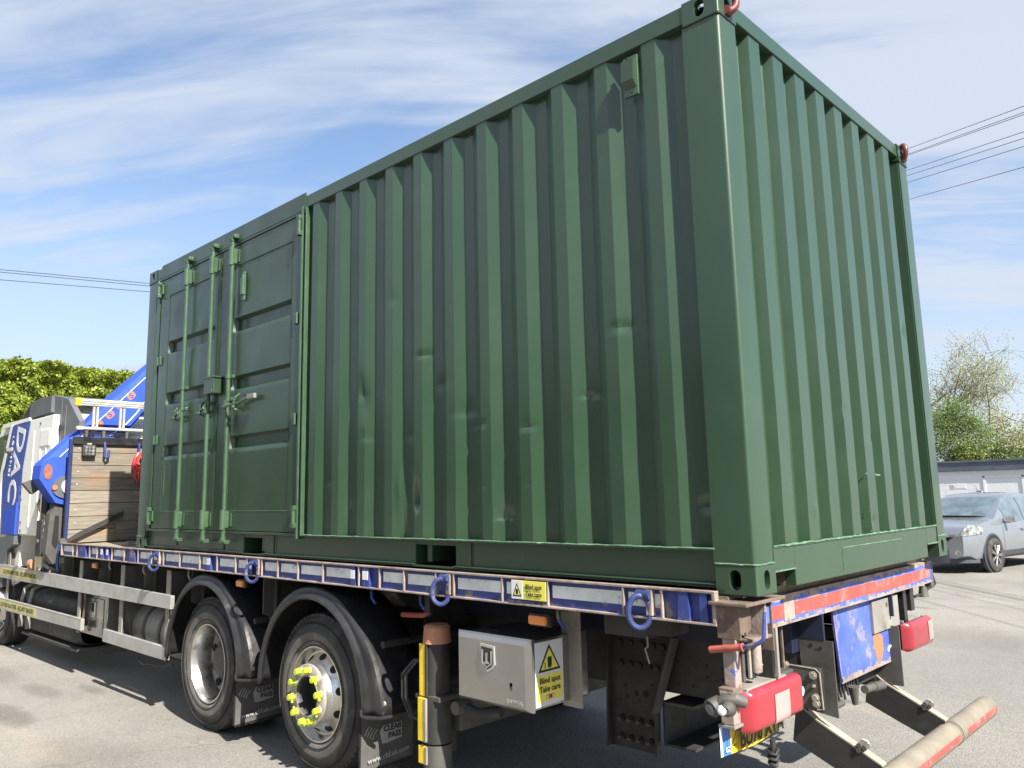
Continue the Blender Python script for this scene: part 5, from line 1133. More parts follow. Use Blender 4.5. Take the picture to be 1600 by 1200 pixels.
# ---- plank headboard
XH = -1.90
m = MB(); m.box((XH-.04, -.022, 1.20), (XH+.012, .010, 2.43), M_POST, .004); m.box((XH-.04, 2.43, 1.20), (XH+.025, 2.475, 2.43), M_BLUE_DARK, .004); m.box((XH-.04, .012, 2.405), (XH+.03, 2.43, 2.455), M_PLASTIC, .006); m.box((XH+.0, .012, 2.37), (XH+.035, 2.43, 2.405), M_PLASTIC, .004)
m.box((XH-.032, .012, 1.21), (XH-.026, 2.43, 2.40), M_CHASSIS)
hb = m.build('headboard', truck)
zs = [1.305, 1.448, 1.588, 1.729, 1.866, 2.003, 2.143, 2.282, 2.37]
for a, b in zip(zs[:-1], zs[1:]):
    m = MB(); m.box((XH-.025, .014, a+.003), (XH+random.uniform(.0, .004), 2.428, b-.003), M_WOOD, .003); m.build('plank', hb)
    for y in (.075, 1.2):
        m = MB(); m.cyl((XH+.003, y, (a+b)/2), (XH+.008, y, (a+b)/2), .010, M_ALU, seg=10); m.build('plank_bolt', hb)
m = MB(); m.box((XH+.005, .50, 1.31), (XH+.02, .72, 1.62), M_WOOD, .004)
for k in range(3): m.box((XH+.02, .50, 1.33+.10*k), (XH+.026, .72, 1.415+.10*k), M_WOOD, .003)
m.build('repair_board', hb)
m = MB(); d = Vector((0, .60, .29))
m.add([(XH+.03, -.04, 1.325), (XH+.03, .0, 1.315), (XH+.04, .55, 1.575), (XH+.04, .56, 1.635), (XH+.055, -.04, 1.325), (XH+.055, .0, 1.315), (XH+.065, .55, 1.575), (XH+.065, .56, 1.635), (XH+.03, .12, 1.425), (XH+.055, .12, 1.425)],
      [(0, 1, 2, 3, 8), (4, 9, 7, 6, 5), (0, 8, 9, 4), (8, 3, 7, 9), (3, 2, 6, 7), (1, 5, 6, 2), (0, 4, 5, 1)], M_CHASSIS); m.cyl((XH+.02, -.045, 1.33), (XH+.07, -.045, 1.33), .035, M_CHASSIS_L, seg=14); m.build('brace_bar', hb)
m = MB(); m.box((XH+.01, .095, 2.235), (XH+.06, .235, 2.365), M_CHASSIS, .014); m.box((XH+.02, .14, 2.365), (XH+.05, .19, 2.385), M_ALU_DIRTY, .003); wl = m.build('work_lamp', truck)
for i in range(3):
    for j in range(3):
        m = MB(); m.cyl((XH+.060, .130+.035*i, 2.265+.035*j), (XH+.064, .130+.035*i, 2.265+.035*j), .0155, M_HEADLAMP, seg=12); m.build('lamp_led', wl)
m = MB(); m.tube([(XH+.03, .33, 2.40), (XH+.045, .33, 2.33), (XH+.05, .325, 2.24), (XH+.06, .34, 2.22), (XH+.06, .365, 2.24), (XH+.05, .37, 2.31)], .014, M_BLUE_DARK, 8); m.build('headboard_hook', hb)
m = MB(); m.tube([(XH+.04, .70, 2.40), (XH+.05, .70, 2.30), (XH+.05, .715, 2.28)], .014, M_BLUE_DARK, 8); m.build('headboard_hook', hb)
m = MB()
for z in (2.468, 2.485, 2.50): m.box((XH-.02, .08, z), (XH+.02, 1.4, z+.010), M_PLASTIC, .002)
for y in (.12, .30, .55, .9): m.box((XH-.02, y, 2.45), (XH+.025, y+.03, 2.53), M_CHASSIS_L, .003)
m.build('ladder_rack', hb)
world()
# red chain shackles and dark chain hanging on the headboard
m = MB(); c = (XH+.075, .71, 2.12)
m.tube([(c[0], c[1]-.03, c[2]+.16), (c[0], c[1]-.065, c[2]+.10), (c[0], c[1]-.07, c[2]+.0), (c[0], c[1]-.04, c[2]-.05), (c[0], c[1], c[2]-.03), (c[0], c[1]+.03, c[2]+.02), (c[0], c[1]+.03, c[2]+.12), (c[0], c[1]+.0, c[2]+.17)], .020, M_REDBRIGHT, 8, closed=True)
m.tube([(c[0]+.02, c[1]-.02, c[2]+.12), (c[0]+.02, c[1]-.045, c[2]+.05), (c[0]+.02, c[1]-.03, c[2]-.03), (c[0]+.02, c[1]+.01, c[2]-.07), (c[0]+.02, c[1]+.03, c[2]+.0), (c[0]+.02, c[1]+.02, c[2]+.10)], .016, M_REDBRIGHT, 8, closed=True)
for k, (dy, dz) in enumerate(((-.03, -.10), (.02, -.12), (-.035, -.16), (.015, -.18))):
    m.tube([(c[0]+.012*math.cos(t*1), c[1]+dy+.022*math.cos(t), c[2]+dz+.032*math.sin(t)) for t in [2*math.pi*i/8 for i in range(8)]], .011, M_REDSHACKLE if k > 1 else M_REDBRIGHT, 6, closed=True)
tag(m.build('red_hooks'), 'bunch of bright red lifting hooks hanging on the plank headboard beside the container', 'hooks')
ch = thing('hanging_chain', 'dark steel chain hanging down the planks beside the container front post', 'chain', (XH+.06, .735, 1.32))
proto = None
for k in range(22):
    if proto is None:
        m = MB(); cz = 0; q = [(XH+.06+0*t, .735+.011*math.cos(t), 1.33+.019*math.sin(t)) for t in [2*math.pi*i/8 for i in range(8)]]
        m.tube(q, .0045, M_CHAIN, 5, closed=True); proto = m.build('chain_link', ch)
        for v in proto.data.vertices: v.co.z -= 0
    else:
        c2 = proto.copy(); COL.objects.link(c2); c2.parent = ch; c2.location = (0, 0, .029*k); c2.rotation_euler = (0, 0, math.pi/2 if k % 2 else 0)
# aluminium ladder lying on edge along the top of the headboard
lad = thing('aluminium_ladder', 'silver aluminium ladder with yellow end caps lying on top of the plank headboard', 'ladder', (XH, .9, 2.53))
for z0, z1, dy in ((2.535, 2.565, .03), (2.80, 2.875, .0)):
    m = MB(); m.box((XH-.01, .05+dy, z0), (XH+.035, 2.3, z1), M_ALU, .004)
    if z1 > 2.8: m.box((XH+.033, .06, z0+.02), (XH+.040, 2.3, z0+.03), M_ALU, .001); m.box((XH+.033, .06, z1-.03), (XH+.040, 2.3, z1-.02), M_ALU, .001)
    m.build('ladder_stile', lad)
    m = MB(); m.box((XH-.014, .0+dy, z0-.004), (XH+.040, .065+dy, z1+.004), M_YELLOW if z1 > 2.8 else M_CREAM, .008); m.build('end_cap', lad)
for y in (.215, .50, .78, 1.06, 1.34, 1.62, 1.90, 2.18):
    m = MB(); m.box((XH-.002, y-.028, 2.565), (XH+.026, y-.004, 2.80), M_ALU, .003); m.box((XH-.002, y+.010, 2.565), (XH+.026, y+.034, 2.80), M_ALU, .003); m.build('rung', lad)
OFF = Vector(truck.location)
# ---- crane behind the cab
XB0, XB1 = -2.46, -2.20
m = MB()
bm_poly = [(-.198, 2.173), (.028, 2.418), (.314, 2.732), (.512, 2.984), (1.10, 3.57), (1.24, 3.46), (.893, 2.83), (.72, 2.60), (.30, 2.20), (.02, 1.98), (-.10, 2.03)]
m.prism(bm_poly, 0, XB0, XB1, M_BLUE_CLEAN)
# lighter bevel along the top and pressed web ribs
m.add([(XB1, -.198, 2.173), (XB1, 1.10, 3.57), (XB1+.03, 1.13, 3.52), (XB1+.03, -.115, 2.150)], [(0, 1, 2, 3)], M_BLUE_CLEAN)
m.prism([(-.115, 2.150), (1.13, 3.52), (1.22, 3.44), (.89, 2.86), (.70, 2.62), (.30, 2.24), (.0, 2.0)], 0, XB1, XB1+.03, M_BLUE_CLEAN)
m.tube([(XB1+.032, .48, 2.50), (XB1+.032, .64, 2.62), (XB1+.032, .77, 2.78), (XB1+.032, .92, 3.02)], .008, M_TAPE, 6)
crane = m.build('crane_boom', truck)
m = MB(); m.tube([(XB1+.028, -.115, 2.152), (XB1+.028, 1.13, 3.522)], .005, M_TAPE, 6); m.build('boom_edge', crane)
ub_ = Vector((0, .70, .72)); vb_ = Vector((0, -.72, .70))
for k, (y, z, a, b) in enumerate(((.335, 2.60, .085, .048), (.47, 2.745, .050, .040), (.585, 2.865, .052, .038), (.70, 2.985, .050, .038))):
    m = MB(); q = []
    for i in range(16):
        t = 2*math.pi*i/16; e = 1 if k == 0 else .6
        p = ub_.normalized()*a*math.copysign(abs(math.cos(t))**e, math.cos(t))+vb_.normalized()*b*math.copysign(abs(math.sin(t))**e, math.sin(t)); q.append((y+p.y, z+p.z))
    m.prism(q, 0, XB1+.030, XB1+.0315, M_ORANGE); m.build('boom_emblem', crane)
    text('boom_lettering', 'S', (XB1+.0315, y-.012 if k == 0 else y, z-.012 if k == 0 else z), (0, .72, .70), (0, -.70, .72), .11 if k == 0 else .085, M_WHITE if k == 0 else M_BLUE_CLEAN, crane, bold=.03)
# boom foot with orange reflector and dial
m = MB(); m.prism([(-.225, 2.15), (-.10, 2.24), (.10, 2.24), (.10, 1.83), (.02, 1.72), (-.06, 1.74), (-.14, 1.86), (-.235, 2.0)], 0, -2.40, -2.12, M_BLUE_CLEAN)
cb = m.build('crane_base', truck)
def disc(y, z, a, b, x0, x1, mt, n=24): 
    d_ = MB(); d_.prism([(y+a*math.cos(2*math.pi*i/n), z+b*math.sin(2*math.pi*i/n)) for i in range(n)], 0, x0, x1, mt); return d_
disc(-.155, 2.075, .042, .085, -2.12, -2.112, M_REFL).build('orange_reflector', cb)
disc(.045, 1.91, .155, .125, -2.12, -2.10, M_GREYPL).build('black_surround', cb)
d_ = disc(.075, 1.915, .095, .090, -2.10, -2.08, M_DIAL); d_.box((-2.08, .0, 1.90), (-2.072, .15, 1.925), M_ALU_DIRTY, .003, rot=(.6, 0, 0)); d_.build('silver_dial', cb)
disc(-.085, 1.905, .026, .028, -2.10, -2.085, M_ORANGE).build('orange_button', cb)
m = MB(); m.prism([(-.30, 1.96), (-.16, 2.02), (-.12, 1.90), (-.20, 1.84)], 0, -2.55, -2.45, M_CHASSIS_L); m.build('bracket_wing', cb)
# outrigger leg with slotted grey foot
m = MB(); m.prism([(-.02, 1.76), (.055, 1.66), (.075, 1.22), (-.035, 1.08), (-.115, 1.20), (-.095, 1.62)], 0, -2.30, -2.16, M_CHASSIS_L); og = m.build('outrigger_leg', truck)
m = MB(); m.prism([(-.045, 1.60), (-.005, 1.60), (.005, 1.30), (-.02, 1.24), (-.06, 1.30)], 0, -2.159, -2.155, M_BLACK); m.build('leg_slot', og)
m = MB(); m.prism([(-.0, 1.78), (.07, 1.84), (.10, 1.70), (.10, 1.20), (.078, 1.20), (.06, 1.66)], 0, -2.26, -2.14, M_BLUE_CLEAN); m.box((-2.25, .10, 1.20), (-2.1, .16, 1.8), M_BLUE_DARK, .003); m.build('leg_guard', og)
m = MB(); m.box((-2.52, -.12, 1.16), (-2.34, .10, 1.56), M_CHASSIS, .012); m.cyl((-2.42, -.12, 1.32), (-2.42, -.14, 1.32), .028, M_CHASSIS_L, seg=12)
for k in range(5): m.box((-2.34, -.10, 1.20+.075*k), (-2.333, -.075, 1.235+.075*k), M_ALU_DIRTY, .001)
m.prism([(-.05, 1.50), (-.02, 1.38), (.10, 1.30), (.10, 1.34), (.0, 1.44), (-.03, 1.52)], 0, -2.34, -2.30, M_BLACK)
m.build('outrigger_housing', truck)
m = MB(); m.cyl((-2.42, -.07, 1.56), (-2.42, -.07, 1.86), .042, M_CHASSIS, seg=18); m.cyl((-2.42, .03, 1.55), (-2.42, .03, 1.83), .045, M_PLASTIC, seg=18); m.cyl((-2.42, -.07, 1.84), (-2.42, -.07, 1.90), .05, M_CHASSIS_L, seg=18)
m.tube([(-2.44, -.13, 1.86), (-2.44, -.13, 1.55)], .012, M_CREAM, 6); m.tube([(-2.42, -.135, 1.78), (-2.40, -.155, 1.72), (-2.40, -.15, 1.60)], .007, M_CHASSIS_L, 6)
m.build('outrigger_cylinder', truck)
m = MB(); m.prism([(.04, 1.56), (.10, 1.56), (.12, 1.42), (.06, 1.40)], 0, -2.40, -2.28, M_BLUE_CLEAN); m.build('leg_joint', truck)
m = MB(); m.box((-2.50, .1, 1.14), (-2.30, 2.34, 1.36), M_CHASSIS, .01); m.box((-2.55, .9, 1.0), (-2.15, 1.5, 2.2), M_BLUE_CLEAN, .02); m.build('crane_column', truck)
# valve block, hoses and pipes under the crane
m = MB(); m.box((-2.75, -.03, 1.02), (-2.58, .06, 1.14), M_CREAM, .01); m.box((-2.78, -.04, .90), (-2.70, -.02, 1.14), M_CREAM, .003); m.cyl((-2.95, -.02, 1.05), (-2.80, -.02, 1.05), .06, M_ORANGECAP, seg=16)
for k in range(5): m.cyl((-2.55+.05*k, -.03, 1.08-.01*k), (-2.55+.05*k, .08, 1.04-.01*k), .020+.004*(k % 2), M_ALU_DIRTY, seg=12)
for k in range(6): m.tube([(-2.6+.05*k, .0, 1.05), (-2.58+.05*k, -.03, .98), (-2.50+.04*k, .02, .90), (-2.45+.04*k, .15, .86)], .011, M_CHASSIS_L if k % 2 else M_PLASTIC, 6)
m.build('valve_block', truck)
m = MB(); m.tube([(-2.02, -.02, 1.30), (-2.05, -.02, 1.18), (-2.12, .0, 1.06), (-2.14, .03, .98)], .016, M_BLUE, 8); m.build('rail_end_strap', truck)
m = MB()
for k in range(4): m.box((-1.7+.22*k, .2, 1.03+.02*(k % 2)), (-1.6+.22*k, .5, 1.08), (M_ALU_DIRTY, M_RUST, M_CHASSIS_L, M_CHASSIS)[k], .004)
m.build('under_bed_fittings', truck)

# ================================================================== BACKGROUND
world()
rng_ = random.Random(11)
def leaves(n, place, size, m, name, parent, seed=1):
    r = random.Random(seed); vs = []; fs = []
    for i in range(n):
        p, nr = place(r)
        a = Vector((r.gauss(0, 1), r.gauss(0, 1), r.gauss(0, 1)))
        d = (a.normalized()+Vector(nr)*.6).normalized(); u = d.orthogonal().normalized(); u = (Matrix.Rotation(r.uniform(0, 6.28), 3, d)@u); w = d.cross(u)
        s = size*r.uniform(.55, 1.25); p = Vector(p); k = len(vs)
        vs += [p-u*s*.5, p+w*s*.33+d*s*.08, p+u*s*.5, p-w*s*.33+d*s*.08]; fs.append((k, k+1, k+2, k+3))
    me = bpy.data.meshes.new(name); me.from_pydata([tuple(v-OFF) for v in vs], [], fs); me.materials.append(m)
    o = bpy.data.objects.new(name, me); COL.objects.link(o)
    if parent: o.parent = parent
    return o
# hedge beyond the cab
XHG = -15.0
def htop(y): return 5.40+.10*noise.noise(Vector((y*5, 7, 0)))+.16*math.sin(y*.9+2.2)+.20*math.exp(-((y-3.2)/.9)**2)-.055*(y-2)+.10*noise.noise(Vector((y*1.7, 2, 0)))
hedge = thing('hedge', 'tall sunlit yellow-green hedge behind the truck cab', 'hedge', (XHG, 5, 0))
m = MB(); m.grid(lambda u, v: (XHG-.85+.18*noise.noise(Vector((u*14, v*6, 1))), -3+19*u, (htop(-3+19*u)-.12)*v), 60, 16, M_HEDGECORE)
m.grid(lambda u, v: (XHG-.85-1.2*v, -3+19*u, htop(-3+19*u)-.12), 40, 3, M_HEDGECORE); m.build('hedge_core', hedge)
def hp(r):
    y = r.uniform(-3, 16) if r.random() < .55 else r.uniform(.5, 7.0); t = htop(y)
    if r.random() < .12: return (XHG-r.uniform(0, 1.2), y, t+r.uniform(-.12, .05)), (0, 0, .6)
    z = t*(1-r.random()**1.2*.75) if r.random() < .8 else r.uniform(.1, t)
    b = .42*noise.noise(Vector((y*1.3, z*1.3, 4)))+.34*noise.noise(Vector((y*3.4, z*3.4, 8)))
    return (XHG+b+r.uniform(-.12, .06), y, z), (.6, 0, .35)
leaves(95000, hp, .10, M_HEDGE, 'foliage', hedge, 3)
m = MB()
for i in range(46):
    y = rng_.uniform(1.2, 6); t = htop(y); p = Vector((XHG-.2, y, t-.1)); q = [p]
    for k in range(4): p = p+Vector((rng_.uniform(-.05, .05), rng_.uniform(-.09, .09), rng_.uniform(.03, .09))); q.append(p)
    m.tube(q, [.007, .006, .005, .004, .003], M_BARK, 4)
o = m.build('twigs', hedge); o['kind'] = 'stuff'
# cream boarded building between hedge and crane
wb = thing('boarded_building', 'cream horizontal boarded building seen between the cab and the crane boom', 'building', (-12.3, 7, 0))
k = 0; z = .0
while z < 3.66:
    m = MB(); m.add([(-12.0, 2.9, z), (-12.0, 12, z), (-12.035, 12, z+.22), (-12.035, 2.9, z+.22), (-12.05, 2.9, z), (-12.05, 12, z)], [(0, 1, 2, 3), (0, 4, 5, 1)], M_BOARD); m.build('board', wb); z += .215
m = MB(); m.box((-11.96, 2.85, 3.70), (-12.4, 12.1, 3.78), M_BOARD, .01); m.build('roof_trim', wb); m = MB(); m.box((-12.06, 2.9, 0), (-14.4, 12, 3.70), M_BOARD); m.build('wall', wb)
# white block building with dark fascia
world()
bl = thing('white_block_building', 'low white painted block building with a dark slate fascia behind the silver car', 'building', (-1, 37, 0))
YB = 35.0
m = MB(); m.box((-30, YB+.007, 0), (14, YB+9, 2.40), M_WALLW); m.build('wall', bl)
bw, bh = .44, .213
blk = None
for j in range(5, 11):
    off = .22 if j % 2 else 0
    for i in range(-9, 6):
        x = -1.6+i*bw+off; z = .06+j*bh+.01
        if x > 3.2 or x < -5 or (-1.42 < x+bw*.5 < .03 and z < 2.05): continue
        if blk is None:
            m = MB(); m.box((0, YB, 0), (bw-.007, YB+.0065, bh-.007), M_WALLW, .002); OFF = Vector((0, YB, 0)); m2 = m.build('block', bl); m2.location = (x+1, YB-37, z); blk = m2; OFF = Vector((-1, 37, 0))
        else:
            c2 = blk.copy(); COL.objects.link(c2); c2.parent = bl; c2.location = (x+1, YB-37+rng_.uniform(-.0015, .0015), z)
m = MB(); m.box((-30, YB-.12, 2.34), (14, YB+.1, 2.775), M_FASCIA, .02); m.box((-30, YB-.16, 2.70), (14, YB+9, 2.78), M_FASCIA, .01); m.build('fascia', bl)
m = MB(); m.box((-1.46, YB-.03, 0), (-1.36, YB+.02, 2.12), M_WALLW, .01); m.box((-.06, YB-.03, 0), (.04, YB+.02, 2.12), M_WALLW, .01); m.box((-1.46, YB-.03, 2.04), (.04, YB+.02, 2.14), M_WALLW, .01); m.build('door_frame', bl)
m = MB(); m.box((-1.28, YB+.005, 0), (-.14, YB+.035, 1.975), M_WHITE, .008); m.build('door', bl)
m = MB(); m.box((-1.74, YB-.10, 1.42), (-1.50, YB, 1.50), M_WHITE, .02); m.box((-1.72, YB-.105, 1.475), (-1.52, YB-.04, 1.515), M_INK, .01); m.build('wall_lamp', bl)
m = MB(); m.box((-2.70, YB-.012, 1.62), (-2.52, YB, 1.80), M_WHITE, .004)
for z in (1.65, 1.70, 1.75): m.box((-2.68, YB-.014, z), (-2.56-.03*(z > 1.7), YB-.012, z+.02), M_CHASSIS_L)
m.build('notice', bl); m = MB(); m.box((-2.50, YB-.010, 1.62), (-2.12, YB, 1.82), M_WALLW, .004); m.build('blank_panel', bl)
m = MB(); m.box((.12, YB-.02, 1.36), (.30, YB, 1.5), M_INK, .004); m.build('letter_slot', bl)
# ---- parked silver car
world()
CX, CY = 2.36, 14.62    # front middle, nose towards -Y
car = thing('parked_car', 'silver-blue estate car parked in front of the white block building', 'car', (CX, CY+2.2, 0))
HW = .88
def zt(l):
    P_ = [(0, .72), (.03, .83), (.10, .89), (.25, .935), (.9, 1.01), (1.15, 1.04), (1.35, 1.14), (1.95, 1.46), (2.2, 1.535), (2.8, 1.56), (3.6, 1.50), (4.1, 1.36), (4.35, 1.05), (4.45, .9), (4.5, .6)]
    for (a, b), (c, d) in zip(P_[:-1], P_[1:]):
        if l <= c: return b+(d-b)*(l-a)/(c-a)
    return .6
def belt(l): return min(zt(l)-.02, .93+.045*min(1, max(0, (l-1)/2.5)))
def hw(l): return HW*(1-.16*max(0, (.55-l)/.55)**2.2-.10*max(0, (l-4.0)/.5)**2)
def section(l):
    w = hw(l); zb = belt(l); top = zt(l); g = max(0, top-zb); inset = .20*min(1, g/.5)
    zl = .24 if .2 < l < 4.3 else .30
    base = [(w*.80, zl), (w*.95, zl+.05), (w*.985, .42), (w, .60), (w*.995, .74), (w*.965, zb-.03 if g < .2 else zb), ]
    topw = max(.2, w-inset-.02)
    base += [(w*.965-(w*.965-topw)*.55, zb+g*.60), (topw, zb+g*.90), (topw-.08, zb+g*.975), (topw*.5, top), (0, top+.008)]
    return base
ls = [0, .03, .08, .16, .3, .5, .75, 1.0, 1.15, 1.25, 1.35, 1.5, 1.7, 1.95, 2.1, 2.2, 2.5, 2.8, 3.2, 3.6, 3.9, 4.1, 4.25, 4.35, 4.42, 4.48, 4.5]
m = MB(); vs = []; n = len(section(1))
for l in ls:
    s_ = section(l); row = [(CX+x, CY+l, z) for x, z in s_]+[(CX-x, CY+l, z) for x, z in s_[-2::-1]]; vs += row
w = 2*n-1
m.add(vs, [(i*w+j, i*w+j+1, (i+1)*w+j+1, (i+1)*w+j) for i in range(len(ls)-1) for j in range(w-1)], M_SUVPAINT, True)
m.add(vs[:w], [tuple(range(w))], M_SUVPAINT); m.add(vs[-w:], [tuple(range(w))], M_SUVPAINT)
body = m.build('car_body', car)
def side_x(l, z):
    s_ = section(l)
    for (a, b), (c, d) in zip(s_[:-1], s_[1:]):
        if b <= z <= d and d > b: return a+(c-a)*(z-b)/(d-b)
    return s_[5][0]
def sidepatch(name, l0, l1, f0, f1, mt, off=.006, par=None, sgn=1):
    p = MB(); p.grid(lambda u, v: (CX+sgn*(side_x(l0+(l1-l0)*u, f0(l0+(l1-l0)*u)+(f1(l0+(l1-l0)*u)-f0(l0+(l1-l0)*u))*v)+off), CY+l0+(l1-l0)*u, f0(l0+(l1-l0)*u)+(f1(l0+(l1-l0)*u)-f0(l0+(l1-l0)*u))*v), 14, 8, mt); return p.build(name, par or car, False)
bt = lambda l: belt(l)+.015
tpw = lambda l: belt(l)+(zt(l)-belt(l))*.86
for s in (1, -1):
    sidepatch('side_window', 1.62, 2.38, bt, tpw, M_CARGLASS, sgn=s); sidepatch('side_window', 2.46, 3.28, bt, tpw, M_CARGLASS, sgn=s); sidepatch('side_window', 3.36, 3.85, bt, tpw, M_CARGLASS, sgn=s)
    sidepatch('sill_trim', .95, 3.9, lambda l: .25, lambda l: .40, M_SUVTRIM, off=.008, sgn=s)
    sidepatch('door_seam', 1.40, 1.408, lambda l: .42, lambda l: .90, M_BLACK, off=.003, sgn=s); sidepatch('door_seam', 2.42, 2.43, lambda l: .42, lambda l: 1.44, M_BLACK, off=.003, sgn=s)
    p = MB(); p.box((CX+s*(HW+.003), CY+2.18, .79), (CX+s*(HW+.03), CY+2.34, .82), M_SUVPAINT, .008); p.build('door_handle', car)
    p = MB(); p.box((CX+s*(HW-.02), CY+1.50, .96), (CX+s*(HW+.20), CY+1.62, 1.09), M_CHROME if s > 0 else M_SUVPAINT, .035); p.box((CX+s*(HW-.06), CY+1.52, .95), (CX+s*(HW+.08), CY+1.60, .98), M_SUVTRIM, .008); p.build('wing_mirror', car)
p = MB(); p.grid(lambda u, v: (CX+(2*u-1)*(.70-.10*v)*1.0, CY+1.24+.70*v-.06*(1-(2*u-1)**2)*(1-v), zt(1.24+.70*v)+.014-.03*(2*u-1)**6), 14, 8, M_CARGLASS); p.build('windscreen', car, False)
p = MB(); p.tube([(CX-.66, CY+1.20, 1.045), (CX, CY+1.12, 1.05), (CX+.66, CY+1.20, 1.045)], .012, M_SUVTRIM, 6); p.build('wiper', car)
p = MB(); p.cyl((CX+.55, CY+1.6, 1.33), (CX+.60, CY+1.75, 1.62), .004, M_SUVTRIM, seg=5) if False else p.cyl((CX+.1, CY+2.2, 1.54), (CX+.12, CY+2.05, 1.72), .004, M_SUVTRIM, seg=5); p.build('aerial', car)
for s in (1, -1):
    p = MB()
    def hl(u, v):
        if u < .4: x_, l = .40+(hw(0)*.985-.40)*u/.4, 0.
        else: l = .52*(u-.4)/.6; x_ = hw(l)*.992
        zl_ = .715+.06*u; zh = zl_+.055+.15*math.sin(min(1, u*1.6)*math.pi/2)*(1-.55*max(0, u-.6)/.4)
        z = zl_+(min(zh, zt(l)+.05)-zl_)*v
        return (CX+s*(x_+.014), CY+l-.02*(1-u), z)
    p.grid(hl, 14, 5, M_HEADLAMP); p.build('headlight', car, False)
    p = MB(); p.cyl((CX+s*.62, CY+.10, .415), (CX+s*.62, CY-.005, .415), .058, M_HEADLAMP, seg=16); p.build('fog_lamp', car)
p = MB(); p.grid(lambda u, v: (CX+(2*u-1)*.845*(1-.02*v), CY-.035+.42*abs(2*u-1)**4+.0*v, .21+(.25+.06*math.cos((2*u-1)*3.0))*v), 22, 4, M_SUVTRIM); p.build('lower_bumper', car, False)
p = MB(); p.grid(lambda u, v: (CX+(2*u-1)*(.56-.20*(1-v)), CY-.018+.0*u, .585+.13*v), 10, 4, M_BLACK); p.box((CX-.45, CY-.04, .62), (CX+.45, CY-.02, .64), M_CHROME, .004); p.build('grille', car, False)
for s in (1, -1):
    for l in (.90, 3.52):
        x = CX+s*(HW-.015); p = MB()
        # wheel arch: dark rim band with darker recess
        p.lathe([(.0, .0), (.375, .0)], (x+s*.022, CY+l, .36), (s, 0, 0), M_BLACK, 32); p.lathe([(.375, -.02), (.378, .024), (.405, .018), (.41, -.04)], (x, CY+l, .36), (s, 0, 0), M_SUVTRIM, 32)
        p.build('wheel_arch', car)
        p = MB(); p.lathe([(.20, .055), (.235, .07), (.29, .075), (.325, .055), (.335, .03), (.335, -.16), (.2, -.16)], (x, CY+l, .335), (s, 0, 0), M_TYRE, 36); wv = p.build('wheel', car)
        p = MB(); p.lathe([(.236, .066), (.226, .050), (.215, .03), (.04, .020), (.0, .020)], (x, CY+l, .335), (s, 0, 0), M_CHROME, 30, mats=[M_CHROME, M_CHROME, M_CHASSIS, M_CHASSIS])
        for k in range(7):
            a = 2*math.pi*k/7; c_, s2 = math.cos(a), math.sin(a)
            for da in (-.10, .10):
                c2, s3 = math.cos(a+da), math.sin(a+da)
                p.tube([(x+s*.062, CY+l+.04*c_, .335+.04*s2), (x+s*.060, CY+l+.215*c2, .335+.215*s3)], [.016, .013], M_CHROME, 6)
        p.cyl((x+s*.03, CY+l, .335), (x+s*.072, CY+l, .335), .045, M_CHROME, seg=14); p.build('alloy_rim', wv)
car.rotation_euler = (0, 0, -.2); car.location = car.location+Vector((.27, .15, 0))
# ---- trees beyond the building
def tree(name, label, base, H, lean, spread, depth, leafn, leafs, mt, seed, grp=None, r0=.22, cat='tree', upb=.35, levels=4, lspread=.5):
    r = random.Random(seed); root = thing(name, label, cat, base, grp); segs = []; tips = []
    def grow(p, d, L_, rad, lev):
        q = [p.copy()]; rr = [rad]; n = 5
        for i in range(n):
            d = (d+Vector((r.gauss(0, .13), r.gauss(0, .13), r.gauss(0, .09)))+Vector((0, 0, .03*upb))).normalized(); p = p+d*L_/n; q.append(p.copy()); rr.append(rad*(1-.5*(i+1)/n))
            if lev > 0 and i >= 1:
                k = 1 if r.random() < (.85 if lev < levels else .95) else 2
                for _ in range(k):
                    a = d.orthogonal().normalized(); a = Matrix.Rotation(r.uniform(0, 6.28), 3, d)@a
                    nd = (d*.55+a*spread*r.uniform(.6, 1.1)+Vector((0, 0, upb*.3))).normalized(); grow(p.copy(), nd, L_*r.uniform(.50, .74), rad*(1-.5*(i+1)/n)*.62, lev-1)
            if lev <= 1: tips.append((p.copy(), d.copy()))
        segs.append((q, rr, lev))
    grow(Vector(base), Vector(lean).normalized(), H*.42, r0, levels)
    m1 = MB(); m2 = MB()
    for q, rr, lev in segs:
        (m1 if lev >= levels-1 else m2).tube(q, [max(.010, a) for a in rr], M_BARK, 7 if lev >= levels-1 else 4)
    m1.build('trunk', root, False); o = m2.build('branches', root, False); o['kind'] = 'stuff'
    if leafn:
        def pl(r2):
            p, d = tips[r2.randrange(len(tips))]; return (p.x+r2.gauss(0, lspread*.5), p.y+r2.gauss(0, lspread*.5), p.z+r2.gauss(0, lspread*.42)), (0, 0, .5)
        o = leaves(leafn, pl, leafs, mt, 'crown', root, seed+9); o['kind'] = 'stuff'
    return root, tips
tree('tall_tree', 'tall tree with pale opening leaves, highest crown beside the container edge', (-7.5, 47, 0), 15.2, (.05, 0, 1), 1.15, 47, 14000, .095, M_LEAF_PALE, 21, r0=.26, levels=4, lspread=.5)
gt_, _ = tree('green_tree', 'denser mid green tree in front of the tall pale tree', (-5.0, 44.5, 0), 7.4, (.02, 0, 1), .95, 45, 0, .12, M_LEAF_GREEN, 5, r0=.15, levels=3, lspread=.9, upb=.15)
_rc = random.Random(8); _cl = []
while len(_cl) < 70:
    a, b, c = _rc.uniform(-1, 1), _rc.uniform(-1, 1), _rc.uniform(-1, 1)
    if a*a+b*b+c*c < 1: _cl.append((-4.75+a*1.55*(1-.25*c), 44.5+b*1.3, 4.55+c*1.75, _rc.uniform(.22, .42)))
